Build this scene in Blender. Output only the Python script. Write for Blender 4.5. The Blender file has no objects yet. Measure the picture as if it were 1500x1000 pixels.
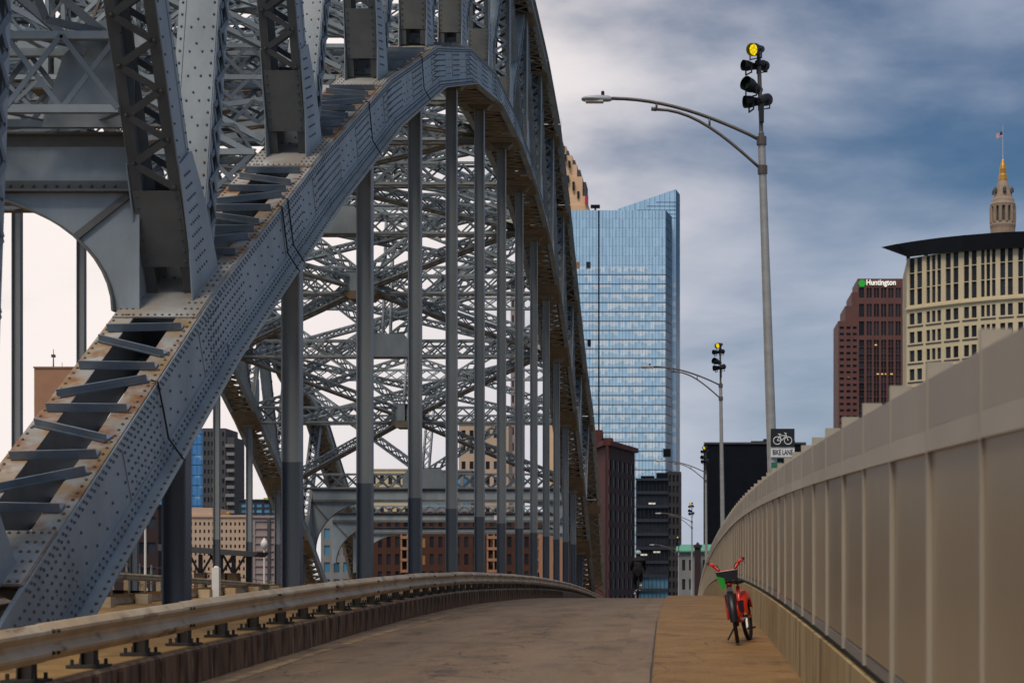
import bpy, math, random
from mathutils import Vector, Matrix
R = math.radians
random.seed(7)
scene = bpy.context.scene
col = scene.collection
V = Vector

# ------------------------------------------------------------------ camera
EYE = 0.70                      # crest of the road is z = 0
cam_d = bpy.data.cameras.new('camera')
cam = bpy.data.objects.new('camera', cam_d); col.objects.link(cam)
cam.location = (0, 0, EYE); cam.rotation_euler = (R(90), 0, 0)
cam_d.sensor_width = 36; cam_d.lens = 60
cam_d.shift_x = -0.17; cam_d.shift_y = 0.23
cam_d.clip_start = 0.1; cam_d.clip_end = 9000
cam_d.dof.use_dof = True; cam_d.dof.focus_distance = 42; cam_d.dof.aperture_fstop = 3.2
scene.camera = cam

# ------------------------------------------------------------------ sky + sun
SUN_AZ, SUN_EL = -160.0, 61.0    # azimuth measured from +Y, negative = to the left
w = bpy.data.worlds.new('World'); scene.world = w; w.use_nodes = True
nt = w.node_tree; nt.nodes.clear()
def N(t, **k):
    n = nt.nodes.new(t)
    for a, b in k.items(): setattr(n, a, b)
    return n
L = nt.links.new
out = N('ShaderNodeOutputWorld'); bg = N('ShaderNodeBackground')
sky = N('ShaderNodeTexSky', sky_type='NISHITA'); sky.sun_disc = False
sky.sun_elevation = R(SUN_EL); sky.sun_rotation = R(SUN_AZ); sky.air_density = 1.0; sky.dust_density = 1.5
tc = N('ShaderNodeTexCoord')
mp = N('ShaderNodeMapping'); mp.inputs['Scale'].default_value = (1.0, 1.0, 2.7)
mp.inputs['Rotation'].default_value = (0.0, R(-9), 0); mp.inputs['Location'].default_value = (2.3, 0.4, 1.1)
L(tc.outputs['Generated'], mp.inputs['Vector'])
nz = N('ShaderNodeTexNoise'); nz.inputs['Scale'].default_value = 4.2; nz.inputs['Detail'].default_value = 6
nz.inputs['Roughness'].default_value = 0.52; nz.inputs['Distortion'].default_value = 0.15
L(mp.outputs['Vector'], nz.inputs['Vector'])
# cloud thins away from the sun's quarter of the sky
sd = V((math.sin(R(SUN_AZ))*math.cos(R(SUN_EL)), math.cos(R(SUN_AZ))*math.cos(R(SUN_EL)), math.sin(R(SUN_EL))))
nrm = N('ShaderNodeVectorMath', operation='NORMALIZE'); L(tc.outputs['Generated'], nrm.inputs[0])
dp = N('ShaderNodeVectorMath', operation='DOT_PRODUCT'); L(nrm.outputs[0], dp.inputs[0])
dp.inputs[1].default_value = (-.39, .63, 0.30)   # thin bright cloud bank, ahead and left
glow = N('ShaderNodeMapRange', interpolation_type='SMOOTHSTEP')
glow.inputs['From Min'].default_value = 0.62; glow.inputs['From Max'].default_value = 0.765
L(dp.outputs['Value'], glow.inputs['Value'])
ad = N('ShaderNodeMath', operation='MULTIPLY_ADD'); L(glow.outputs[0], ad.inputs[0]); ad.inputs[1].default_value = 0.34
L(nz.outputs['Fac'], ad.inputs[2])
# low stratus closes in towards the horizon
sz = N('ShaderNodeSeparateXYZ'); L(nrm.outputs[0], sz.inputs[0])
hz = N('ShaderNodeMapRange', interpolation_type='SMOOTHSTEP'); hz.inputs['From Min'].default_value = 0.19; hz.inputs['From Max'].default_value = 0.02
hz.inputs['To Min'].default_value = 0.0; hz.inputs['To Max'].default_value = 0.24; L(sz.outputs['Z'], hz.inputs['Value'])
ad2 = N('ShaderNodeMath', operation='ADD'); L(ad.outputs[0], ad2.inputs[0]); L(hz.outputs[0], ad2.inputs[1])
cm = N('ShaderNodeMapRange', interpolation_type='SMOOTHSTEP'); cm.inputs['From Min'].default_value = 0.34; cm.inputs['From Max'].default_value = 0.78
L(ad2.outputs[0], cm.inputs['Value'])
cc = N('ShaderNodeMix', data_type='RGBA'); cc.inputs['A'].default_value = (0.36, 0.40, 0.49, 1); cc.inputs['B'].default_value = (0.80, 0.725, 0.695, 1)
L(glow.outputs[0], cc.inputs['Factor'])
ss = N('ShaderNodeMix', data_type='RGBA', blend_type='MULTIPLY'); ss.inputs['Factor'].default_value = 1
ss.inputs['B'].default_value = (0.0265, 0.0385, 0.0480, 1); L(sky.outputs[0], ss.inputs['A'])
mx = N('ShaderNodeMix', data_type='RGBA'); L(cm.outputs[0], mx.inputs['Factor']); L(ss.outputs['Result'], mx.inputs['A']); L(cc.outputs['Result'], mx.inputs['B'])
bg.inputs['Strength'].default_value = 1.0
L(mx.outputs['Result'], bg.inputs['Color']); L(bg.outputs[0], out.inputs['Surface'])

sl = bpy.data.lights.new('sun', 'SUN'); sl.energy = 2.2; sl.angle = R(24); sl.color = (1.0, 0.90, 0.77)
so = bpy.data.objects.new('sun', sl); col.objects.link(so)
so.rotation_euler = (-sd).to_track_quat('-Z', 'Y').to_euler()
vs = scene.view_settings; vs.view_transform = 'Standard'; vs.look = 'None'; vs.exposure = 0.30; vs.gamma = 1

# ------------------------------------------------------------------ helpers
class MB:
    def __init__(s): s.v = []; s.f = []
    def hexa(s, p):
        b = len(s.v); s.v.extend(tuple(q) for q in p)
        s.f.extend(((b,b+3,b+2,b+1),(b+4,b+5,b+6,b+7),(b,b+1,b+5,b+4),(b+1,b+2,b+6,b+5),(b+2,b+3,b+7,b+6),(b+3,b,b+4,b+7)))
        return s
    def box(s, x0, x1, y0, y1, z0, z1):
        return s.hexa([(x0,y0,z0),(x1,y0,z0),(x1,y1,z0),(x0,y1,z0),(x0,y0,z1),(x1,y0,z1),(x1,y1,z1),(x0,y1,z1)])
    def bar(s, p, q, w, h, up=(0,0,1)):
        p = V(p); q = V(q); t = (q-p).normalized(); up = V(up)
        a = t.cross(up)
        if a.length < 1e-5: a = t.cross(V((1,0,0)))
        a.normalize(); u = a.cross(t); a = a*(w/2); u = u*(h/2)
        return s.hexa([p-a-u, p+a-u, q+a-u, q-a-u, p-a+u, p+a+u, q+a+u, q-a+u])
    def prism(s, pts, vec):
        n = len(pts); b = len(s.v); vec = V(vec)
        s.v.extend(tuple(p) for p in pts); s.v.extend(tuple(V(p)+vec) for p in pts)
        s.f.append(tuple(range(b+n-1, b-1, -1))); s.f.append(tuple(range(b+n, b+2*n)))
        for i in range(n): j = (i+1) % n; s.f.append((b+i, b+j, b+n+j, b+n+i))
        return s
    def tube(s, pts, r, n=8, caps=True):
        pts = [V(p) for p in pts]; rs = r if isinstance(r, (list, tuple)) else [r]*len(pts); b = len(s.v)
        ref = None
        for i, p in enumerate(pts):
            t = (pts[min(i+1, len(pts)-1)] - pts[max(i-1, 0)]).normalized()
            if ref is None: ref = V((0,0,1)) if abs(t.z) < .9 else V((1,0,0))
            a = t.cross(ref).normalized(); c = a.cross(t)
            for k in range(n):
                an = 2*math.pi*k/n; s.v.append(tuple(p + a*(rs[i]*math.cos(an)) + c*(rs[i]*math.sin(an))))
        m = len(pts)
        for i in range(m-1):
            for k in range(n):
                j = (k+1) % n; s.f.append((b+i*n+k, b+i*n+j, b+(i+1)*n+j, b+(i+1)*n+k))
        if caps: s.f.append(tuple(b+k for k in range(n-1,-1,-1))); s.f.append(tuple(b+(m-1)*n+k for k in range(n)))
        return s
    def lathe(s, prof, c=(0,0,0), n=16):
        return s.tube([V(c)+V((0,0,z)) for r_, z in prof], [max(r_,.001) for r_, z in prof], n)
    def rivet(s, p, nrm, a, r=.024, h=.020):
        p = V(p); nrm = V(nrm).normalized(); a = V(a).normalized(); c = nrm.cross(a); b = len(s.v)
        for rr, hh in ((r, -.004), (r*.62, h)):
            for k in range(6):
                an = k*math.pi/3; s.v.append(tuple(p + a*(rr*math.cos(an)) + c*(rr*math.sin(an)) + nrm*hh))
        for k in range(6): j = (k+1) % 6; s.f.append((b+k, b+j, b+6+j, b+6+k))
        s.f.append(tuple(b+6+k for k in range(6)))
    def ring(s, c, ax, R_, r, n=28, m=8):        # a torus
        c = V(c); ax = V(ax).normalized(); e1 = ax.orthogonal().normalized(); e2 = ax.cross(e1); b = len(s.v)
        for i in range(n):
            an = 2*math.pi*i/n; d = e1*math.cos(an) + e2*math.sin(an)
            for k in range(m):
                q = 2*math.pi*k/m; s.v.append(tuple(c + d*(R_ + r*math.cos(q)) + ax*(r*math.sin(q))))
        for i in range(n):
            for k in range(m):
                i2, k2 = (i+1) % n, (k+1) % m; s.f.append((b+i*m+k, b+i2*m+k, b+i2*m+k2, b+i*m+k2))
        return s
    def mesh(s, name, mat, smooth=False):
        me = bpy.data.meshes.new(name); me.from_pydata(s.v, [], s.f); me.update()
        if mat: me.materials.append(mat)
        if smooth: me.polygons.foreach_set('use_smooth', [True]*len(me.polygons))
        return me
    def build(s, name, mat, parent=None, kind=None, smooth=False, label=None):
        if not s.v: return None
        return link(name, s.mesh(name, mat, smooth), parent, kind, label)

def link(name, me, parent=None, kind=None, label=None):
    o = bpy.data.objects.new(name, me); col.objects.link(o)
    if parent: o.parent = parent
    if kind: o['kind'] = kind
    if label: o['label'] = label
    return o
def empty(name, label, cat, loc=(0,0,0), rz=0, group=None):
    o = bpy.data.objects.new(name, None); col.objects.link(o); o.empty_display_size = .2
    o.location = loc; o.rotation_euler = (0,0,rz); return tag(o, label, cat, group)
def tag(o, label, cat, group=None):
    o['label'] = label; o['category'] = cat
    if group: o['group'] = group
    return o
def copy_tree(o, parent=None):
    c = o.copy(); col.objects.link(c); c.parent = parent
    for ch in o.children: copy_tree(ch, c)
    return c

# ------------------------------------------------------------------ materials
def newmat(name):
    m = bpy.data.materials.new(name); m.use_nodes = True
    return m, m.node_tree, m.node_tree.nodes['Principled BSDF']
def mat(name, c, rough=.6, metal=0.0, var=.18, scale=2.0, c2=None, thr=(.55,.7), scale2=1.2, stretch=(1,1,1), bump=0.0, bscale=20, emit=None, spec=.5, c3=None, thr3=(.6,.68), scale3=4, stretch3=(1,1,1), coords='Object', rand=0.0):
    m, t, b = newmat(name); n = t.nodes; l = t.links.new
    b.inputs['Roughness'].default_value = rough; b.inputs['Metallic'].default_value = metal
    b.inputs['Specular IOR Level'].default_value = spec
    tc = n.new('ShaderNodeTexCoord')
    def noise(sc, st, det=6, off=0):
        mp = n.new('ShaderNodeMapping'); mp.inputs['Scale'].default_value = st; mp.inputs['Location'].default_value = (off, off*1.7, off*.3)
        l(tc.outputs[coords], mp.inputs['Vector'])
        z = n.new('ShaderNodeTexNoise'); z.inputs['Scale'].default_value = sc; z.inputs['Detail'].default_value = det; z.inputs['Roughness'].default_value = .6
        l(mp.outputs[0], z.inputs['Vector']); return z.outputs['Fac']
    def rng(v, a, b_, c_, d_):
        r = n.new('ShaderNodeMapRange'); r.inputs['From Min'].default_value = a; r.inputs['From Max'].default_value = b_; r.inputs['To Min'].default_value = c_; r.inputs['To Max'].default_value = d_
        l(v, r.inputs['Value']); return r.outputs[0]
    def mix(f, a, b_, bt='MIX'):
        x = n.new('ShaderNodeMix'); x.data_type = 'RGBA'; x.blend_type = bt
        if isinstance(f, float): x.inputs['Factor'].default_value = f
        else: l(f, x.inputs['Factor'])
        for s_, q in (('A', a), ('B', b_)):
            if isinstance(q, tuple): x.inputs[s_].default_value = (*q[:3], 1)
            else: l(q, x.inputs[s_])
        return x.outputs['Result']
    lo = tuple(v*(1-var) for v in c); hi = tuple(min(1, v*(1+var)) for v in c)
    res = mix(rng(noise(scale, stretch), .32, .68, 0, 1), lo, hi)
    if c2: res = mix(rng(noise(scale2, stretch, 8, 3.1), thr[0], thr[1], 0, 1), res, c2)
    if c3: res = mix(rng(noise(scale3, stretch3, 8, 7.7), thr3[0], thr3[1], 0, .9), res, c3)
    if rand:
        oi = n.new('ShaderNodeObjectInfo'); g = n.new('ShaderNodeCombineColor'); v = rng(oi.outputs['Random'], 0, 1, 1-rand, 1+rand)
        for k in range(3): l(v, g.inputs[k])
        res = mix(1.0, res, g.outputs[0], 'MULTIPLY')
    l(res, b.inputs['Base Color'])
    if bump:
        bn = n.new('ShaderNodeBump'); bn.inputs['Strength'].default_value = bump; bn.inputs['Distance'].default_value = .02
        l(noise(bscale, stretch), bn.inputs['Height']); l(bn.outputs[0], b.inputs['Normal'])
    if emit:
        b.inputs['Emission Color'].default_value = (*emit[:3], 1); b.inputs['Emission Strength'].default_value = emit[3]
    return m
RUST = (.23, .085, .022)
STEEL_C = (.305, .345, .368)
M = {}
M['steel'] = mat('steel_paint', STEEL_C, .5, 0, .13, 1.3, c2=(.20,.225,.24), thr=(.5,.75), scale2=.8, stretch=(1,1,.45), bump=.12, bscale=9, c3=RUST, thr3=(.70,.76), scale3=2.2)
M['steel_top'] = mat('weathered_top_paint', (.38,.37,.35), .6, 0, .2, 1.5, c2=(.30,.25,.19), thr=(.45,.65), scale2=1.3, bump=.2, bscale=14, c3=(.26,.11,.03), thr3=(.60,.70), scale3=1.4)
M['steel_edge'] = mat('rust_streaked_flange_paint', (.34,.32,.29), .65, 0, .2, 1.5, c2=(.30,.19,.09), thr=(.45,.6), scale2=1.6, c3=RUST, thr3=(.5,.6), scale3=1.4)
M['steel_under'] = mat('bounce_brown_flange_paint', (.20,.172,.128), .7, 0, .25, 1.5, c2=(.22,.14,.065), thr=(.45,.65), scale2=1.4, c3=(.10,.045,.015), thr3=(.58,.68))  # brown carries the warm ground bounce on undersides, with rust patches
M['steel_dim'] = mat('grimy_flange_shaded_tie_paint', (.128,.128,.12), .65, 0, .2, 1.5, c2=(.16,.13,.09), thr=(.56,.74), scale2=1.2, c3=RUST, thr3=(.66,.74))  # grime on portal flanges; on post tie plates the dark tone paints in shade
M['steel_lace'] = mat('shade_dark_lacing_paint', (.092,.093,.090), .6, 0, .2, 2, c3=RUST, thr3=(.66,.74), scale3=2)  # shade of the down-facing post fronts painted into the colour, plus rust spots
M['steel_bar'] = mat('lacing_bar_paint', (.17,.215,.265), .5, 0, .2, 3, c2=(.25,.25,.245), thr=(.5,.72), scale2=2.1, c3=RUST, thr3=(.68,.76), scale3=3)
M['steel_lat'] = mat('lattice_paint', (.145,.175,.205), .55, 0, .2, .7, c3=(.16,.09,.04), thr3=(.6,.72), scale3=.6)
M['rivet'] = mat('rivet_paint', (.085,.11,.14), .5, 0, .2, 5, c3=RUST, thr3=(.62,.7), scale3=2)
M['rivet_top'] = mat('rusty_rivet_paint', (.17,.12,.075), .6, 0, .3, 5)
M['dark_inside'] = mat('dark_steel_paint', (.05,.055,.06), .7)
# hanger: darker repaint on its lowest three metres
def hanger_mat():
    m = mat('hanger_paint', (.265,.282,.285), .5, 0, .1, .8, stretch=(1,1,.2), c3=(.2,.13,.07), thr3=(.68,.76), scale3=2)
    t = m.node_tree; b = t.nodes['Principled BSDF']; src = b.inputs['Base Color'].links[0].from_socket
    g = t.nodes.new('ShaderNodeNewGeometry'); sx = t.nodes.new('ShaderNodeSeparateXYZ'); t.links.new(g.outputs['Position'], sx.inputs[0])
    gt = t.nodes.new('ShaderNodeMath'); gt.operation = 'LESS_THAN'; gt.inputs[1].default_value = 2.95; t.links.new(sx.outputs['Z'], gt.inputs[0])
    x = t.nodes.new('ShaderNodeMix'); x.data_type = 'RGBA'; t.links.new(gt.outputs[0], x.inputs['Factor']); t.links.new(src, x.inputs['A']); x.inputs['B'].default_value = (.085,.10,.12,1)
    t.links.new(x.outputs['Result'], b.inputs['Base Color']); return m
M['hanger'] = hanger_mat()
M['asphalt'] = mat('worn_asphalt', (.145,.092,.053), .75, 0, .30, .9, c2=(.185,.12,.071), thr=(.45,.7), scale2=.9, stretch=(1.5,.35,1), bump=.5, bscale=40, c3=(.066,.044,.028), thr3=(.55,.70), scale3=1.7, stretch3=(1,.5,1))
def worn(m, crack, dark, wheel=None):
    t = m.node_tree; n = t.nodes; l = t.links.new; b = n['Principled BSDF']; src = b.inputs['Base Color'].links[0].from_socket
    tc = n.new('ShaderNodeTexCoord'); ns = n.new('ShaderNodeTexNoise'); ns.inputs['Scale'].default_value = 1.1; ns.inputs['Detail'].default_value = 5; l(tc.outputs['Object'], ns.inputs['Vector'])
    mx = n.new('ShaderNodeMix'); mx.data_type = 'RGBA'; mx.blend_type = 'LINEAR_LIGHT'; mx.inputs['Factor'].default_value = .5; l(tc.outputs['Object'], mx.inputs['A']); l(ns.outputs['Color'], mx.inputs['B'])
    mp = n.new('ShaderNodeMapping'); mp.inputs['Scale'].default_value = (.55,.22,1); l(mx.outputs['Result'], mp.inputs['Vector'])
    vo = n.new('ShaderNodeTexVoronoi'); vo.feature = 'DISTANCE_TO_EDGE'; vo.inputs['Scale'].default_value = 1.3; l(mp.outputs[0], vo.inputs['Vector'])
    r = n.new('ShaderNodeMapRange'); r.inputs['From Min'].default_value = .004; r.inputs['From Max'].default_value = crack; r.inputs['To Min'].default_value = .75; r.inputs['To Max'].default_value = 0; l(vo.outputs['Distance'], r.inputs['Value'])
    x = n.new('ShaderNodeMix'); x.data_type = 'RGBA'; l(r.outputs[0], x.inputs['Factor']); l(src, x.inputs['A']); x.inputs['B'].default_value = (*dark, 1); res = x.outputs['Result']
    # speckle of aggregate and spots of gum and oil
    sp = n.new('ShaderNodeTexNoise'); sp.inputs['Scale'].default_value = 60; sp.inputs['Detail'].default_value = 3; l(tc.outputs['Object'], sp.inputs['Vector'])
    rr = n.new('ShaderNodeMapRange'); rr.inputs['From Min'].default_value = .3; rr.inputs['From Max'].default_value = .7; rr.inputs['To Min'].default_value = .58; rr.inputs['To Max'].default_value = 1.5; l(sp.outputs['Fac'], rr.inputs['Value'])
    cc_ = n.new('ShaderNodeCombineColor')
    for k in range(3): l(rr.outputs[0], cc_.inputs[k])
    y = n.new('ShaderNodeMix'); y.data_type = 'RGBA'; y.blend_type = 'MULTIPLY'; y.inputs['Factor'].default_value = 1; l(res, y.inputs['A']); l(cc_.outputs[0], y.inputs['B']); res = y.outputs['Result']
    if wheel:
        sx = n.new('ShaderNodeSeparateXYZ'); l(tc.outputs['Object'], sx.inputs[0])
        for c in wheel:
            d1 = n.new('ShaderNodeMath'); d1.operation = 'SUBTRACT'; l(sx.outputs['X'], d1.inputs[0]); d1.inputs[1].default_value = c
            d2 = n.new('ShaderNodeMath'); d2.operation = 'ABSOLUTE'; l(d1.outputs[0], d2.inputs[0])
            d3 = n.new('ShaderNodeMapRange'); d3.interpolation_type = 'SMOOTHSTEP'; d3.inputs['From Min'].default_value = .1; d3.inputs['From Max'].default_value = .55; d3.inputs['To Min'].default_value = .45; d3.inputs['To Max'].default_value = 0; l(d2.outputs[0], d3.inputs['Value'])
            z = n.new('ShaderNodeMix'); z.data_type = 'RGBA'; l(d3.outputs[0], z.inputs['Factor']); l(res, z.inputs['A']); z.inputs['B'].default_value = (.185,.128,.083,1); res = z.outputs['Result']
    l(res, b.inputs['Base Color'])
worn(M['asphalt'], .016, (.03,.022,.016), (-3.6, -1.7))
M['sidewalk'] = mat('ochre_stained_concrete', (.175,.088,.022), .7, 0, .2, .9, c2=(.225,.12,.036), thr=(.45,.7), scale2=1.6, bump=.3, bscale=35, c3=(.09,.045,.012), thr3=(.56,.68), scale3=1.8)
worn(M['sidewalk'], .010, (.05,.026,.008))
M['kerbtop'] = mat('ochre_dirt_concrete', (.25,.14,.04), .85, 0, .25, 1.5, c2=(.10,.06,.03), thr=(.5,.7), bump=.3)
M['kerb'] = mat('stained_kerb_concrete', (.19,.105,.055), .8, 0, .3, 1.8, stretch=(1,2.2,.25), c2=(.055,.032,.02), thr=(.45,.6), scale2=2.2, bump=.4, bscale=16, c3=(.40,.29,.18), thr3=(.6,.68), scale3=3.2, stretch3=(1,2.4,.3))
M['parapet'] = mat('stained_parapet_concrete', (.40,.285,.13), .8, 0, .16, 1.1, stretch=(1,1.2,.4), c2=(.32,.20,.075), thr=(.5,.68), scale2=1.3, bump=.3, bscale=14, c3=(.13,.075,.032), thr3=(.53,.66), scale3=1.6, stretch3=(1,2.2,.22))
M['rail'] = mat('weathered_galvanised_rail', (.46,.33,.19), .5, .1, .25, 1.4, c2=(.60,.49,.34), thr=(.48,.7), scale2=1.0, bump=.15, bscale=8, c3=(.14,.07,.03), thr3=(.56,.68), scale3=1.8, stretch3=(1,1,4))
M['rail_post'] = mat('dark_rusty_post_steel', (.035,.028,.022), .7, .2, .3, 4)
M['gutter'] = mat('worn_gutter_concrete', (.185,.125,.078), .8, 0, .18, 1.2, stretch=(1,.4,1), c2=(.11,.072,.044), thr=(.45,.7), scale2=1.5, bump=.3, bscale=30, c3=(.06,.04,.026), thr3=(.6,.7), scale3=3)
M['patch'] = mat('pale_road_patch', (.19,.145,.10), .85, 0, .25, 3, c2=(.11,.075,.05), thr=(.45,.6), scale2=4)
M['tar'] = mat('black_joint_tar', (.022,.016,.012), .6, 0, .3, 4)
M['line'] = mat('worn_yellow_line', (.235,.16,.075), .8, 0, .2, 4, c2=(.13,.088,.057), thr=(.43,.55), scale2=2.2)
M['panel'] = mat('tan_sound_panel', (.33,.245,.145), .30, 0, .07, .7, stretch=(1,1,.3), spec=.45, c2=(.25,.185,.11), thr=(.5,.8), scale2=.6, rand=.16, c3=(.15,.10,.055), thr3=(.60,.82), scale3=2.2, stretch3=(1,2.5,.18), bump=.06, bscale=3)
M['wpost'] = mat('grey_wall_post', (.37,.315,.24), .45, 0, .08, 1)
M['cap'] = mat('pale_wall_cap', (.38,.325,.255), .5, 0, .07, 1, rand=.08)
M['lowrail'] = mat('grey_lower_rail', (.24,.22,.20), .45, .2, .1, 1)
M['pole'] = mat('galvanised_pole', (.36,.35,.33), .5, .3, .12, 2.0, stretch=(1,1,3))
M['arm'] = mat('dark_lamp_arm', (.12,.10,.09), .5, .3, .2, 3)
M['black'] = mat('black_metal', (.012,.012,.014), .45, .2, .3, 6)
M['lens'] = mat('dark_green_lens', (.01,.035,.022), .12)
M['lens_on'] = mat('lit_yellow_lens', (.7,.5,.02), .3, emit=(1,.72,.01,1.1))
def hot(m):
    t = m.node_tree; n = t.nodes; l = t.links.new; b = n['Principled BSDF']; lw = n.new('ShaderNodeTexVoronoi'); lw.inputs['Scale'].default_value = 26
    tc = n.new('ShaderNodeTexCoord'); l(tc.outputs['Object'], lw.inputs['Vector'])
    r = n.new('ShaderNodeMapRange'); r.inputs['From Max'].default_value = .6; r.inputs['To Min'].default_value = 1.25; r.inputs['To Max'].default_value = .5; l(lw.outputs['Distance'], r.inputs['Value']); l(r.outputs[0], b.inputs['Emission Strength'])
hot(M['lens_on'])
M['lampglass'] = mat('lamp_head_grey', (.40,.42,.44), .4)
M['red'] = mat('red_bike_paint', (.62,.025,.012), .3, 0, .08, 3)
M['green'] = mat('green_bike_panel', (.02,.30,.03), .35, 0, .1, 3)
M['rubber'] = mat('black_rubber', (.012,.011,.011), .7)
M['chrome'] = mat('bike_alloy', (.35,.35,.36), .3, .8)
M['white'] = mat('white_paint', (.72,.69,.64), .6, 0, .06, 4)
M['signblack'] = mat('sign_black', (.012,.012,.013), .4)
M['signwhite'] = mat('sign_white', (.75,.75,.74), .4)
M['signgreen'] = mat('sign_green', (.02,.16,.09), .4)
M['cloth'] = mat('black_cloth', (.014,.013,.015), .9, 0, .3, 10)
M['skin'] = mat('skin', (.36,.20,.13), .6)
M['helmet'] = mat('pale_helmet', (.45,.55,.56), .35)
M['trousers'] = mat('dark_brown_trousers', (.035,.022,.016), .9)
M['wood'] = mat('brown_timber', (.17,.10,.05), .75, 0, .3, 3, stretch=(3,3,.4))
M['ground'] = mat('city_ground', (.10,.10,.09), .9, 0, .3, .02)
M['inner'] = mat('bridge_roadway', (.11,.085,.062), .8, 0, .2, .6, bump=.3)
# buildings
M['bt_brick'] = mat('far_brown_brick', (.066,.021,.010), .85, 0, .2, .5, bump=.2)
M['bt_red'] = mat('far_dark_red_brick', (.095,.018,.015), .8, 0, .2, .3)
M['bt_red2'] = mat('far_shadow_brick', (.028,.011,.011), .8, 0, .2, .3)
M['bt_dark'] = mat('dark_cladding', (.030,.036,.047), .5, spec=.3)
M['bt_black'] = mat('black_cladding', (.003,.004,.008), .6, 0, .3, .3, spec=.15)
M['bt_cream'] = mat('cream_limestone', (.62,.50,.31), .8, 0, .06, .15)
M['bt_spire'] = mat('weathered_terracotta', (.30,.215,.15), .8, 0, .15, .3)
M['bt_maroon'] = mat('maroon_granite', (.125,.046,.038), .7, 0, .12, .2)
M['bt_beige'] = mat('beige_precast', (.52,.36,.25), .8, 0, .06, .2)
M['bt_pink'] = mat('grey_pink_precast', (.31,.235,.215), .8, 0, .06, .2)
M['bt_tan'] = mat('tan_brick', (.36,.18,.10), .8, 0, .08, .2)
M['bt_deco'] = mat('warm_sandstone', (.72,.46,.27), .8, 0, .08, .1)
M['bt_grey'] = mat('grey_stone', (.22,.21,.20), .85, 0, .15, .4)
M['bt_greyd'] = mat('charcoal_cladding', (.06,.057,.062), .7, 0, .15, .3)
M['copper'] = mat('green_copper', (.10,.30,.21), .6, 0, .1, .5)
M['gold'] = mat('gilded_tiles', (.55,.27,.04), .4, .4, .15, .4)
M['roofd'] = mat('dark_roof_metal', (.008,.011,.018), .5, 0, .1, .2)
M['pane'] = mat('dark_window_glass', (.020,.022,.028), .3, 0, .3, .3, rand=.5, spec=.18)
M['pane_lit'] = mat('warm_window_glass', (.30,.15,.045), .3, 0, .3, .4, rand=.4)
M['pane_blue'] = mat('blue_window_glass', (.10,.25,.36), .12, .3, .2, .3, rand=.4)
M['mullion'] = mat('blue_grey_mullion', (.10,.15,.20), .4, .4, .1, .2)
M['flagpole'] = mat('flagpole_white', (.5,.48,.47), .5)
M['lettering_w'] = mat('white_lettering', (.85,.84,.78), .5, emit=(1,.95,.8,.35))
M['logo_g'] = mat('green_logo', (.01,.30,.03), .5, emit=(.02,.7,.05,.15))
# curtain wall glass: blinds drawn in some bays, storey by storey
def curtain(name, base, blind, bay, fl, amt, z0, metal=.55, rough=.12, ztop=146):
    m, t, b = newmat(name); n = t.nodes; l = t.links.new
    tc = n.new('ShaderNodeTexCoord'); sp = n.new('ShaderNodeSeparateXYZ'); l(tc.outputs['Object'], sp.inputs[0])
    def mth(op, a, v):
        q = n.new('ShaderNodeMath'); q.operation = op
        for i_, x in enumerate((a, v)):
            if x is None: continue
            if isinstance(x, (int, float)): q.inputs[i_].default_value = x
            else: l(x, q.inputs[i_])
        return q.outputs[0]
    hx = mth('ADD', sp.outputs['X'], mth('MULTIPLY', sp.outputs['Y'], .6))
    cx = mth('FLOOR', mth('DIVIDE', hx, bay), None); cz = mth('FLOOR', mth('DIVIDE', mth('SUBTRACT', sp.outputs['Z'], z0), fl), None)
    cb = n.new('ShaderNodeCombineXYZ'); l(cx, cb.inputs[0]); l(cz, cb.inputs[2])
    wn = n.new('ShaderNodeTexWhiteNoise'); wn.noise_dimensions = '3D'; l(cb.outputs[0], wn.inputs['Vector'])
    # neighbours share the blind setting in runs
    cb2 = n.new('ShaderNodeCombineXYZ'); l(mth('MULTIPLY', cx, .22), cb2.inputs[0]); l(mth('MULTIPLY', cz, .9), cb2.inputs[2])
    nz = n.new('ShaderNodeTexNoise'); nz.inputs['Scale'].default_value = 1.3; nz.inputs['Detail'].default_value = 2; l(cb2.outputs[0], nz.inputs['Vector'])
    fz = mth('FRACT', mth('DIVIDE', mth('SUBTRACT', sp.outputs['Z'], z0), fl), None)
    lim = mth('ADD', mth('MULTIPLY', wn.outputs['Value'], .55), .25)
    drawn = mth('GREATER_THAN', fz, mth('SUBTRACT', 1.0, lim))
    on = mth('LESS_THAN', mth('ADD', mth('MULTIPLY', wn.outputs['Value'], .35), nz.outputs['Fac']), amt)
    crown = mth('LESS_THAN', sp.outputs['Z'], ztop)
    f = mth('MULTIPLY', mth('MULTIPLY', mth('MULTIPLY', drawn, on), .8), crown)
    x = n.new('ShaderNodeMix'); x.data_type = 'RGBA'; l(f, x.inputs['Factor']); x.inputs['A'].default_value = (*base, 1); x.inputs['B'].default_value = (*blind, 1)
    tn = n.new('ShaderNodeMapRange'); tn.inputs['To Min'].default_value = .91; tn.inputs['To Max'].default_value = 1.07; l(wn.outputs['Value'], tn.inputs['Value'])
    g_ = n.new('ShaderNodeCombineColor')
    for k_ in range(3): l(tn.outputs[0], g_.inputs[k_])
    y = n.new('ShaderNodeMix'); y.data_type = 'RGBA'; y.blend_type = 'MULTIPLY'; y.inputs['Factor'].default_value = 1; l(x.outputs['Result'], y.inputs['A']); l(g_.outputs[0], y.inputs['B'])
    l(y.outputs['Result'], b.inputs['Base Color']); b.inputs['Metallic'].default_value = metal
    # slightly uneven panes
    r = n.new('ShaderNodeMath'); r.operation = 'MULTIPLY_ADD'; l(wn.outputs['Value'], r.inputs[0]); r.inputs[1].default_value = .12; r.inputs[2].default_value = rough; l(r.outputs[0], b.inputs['Roughness'])
    return m
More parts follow.
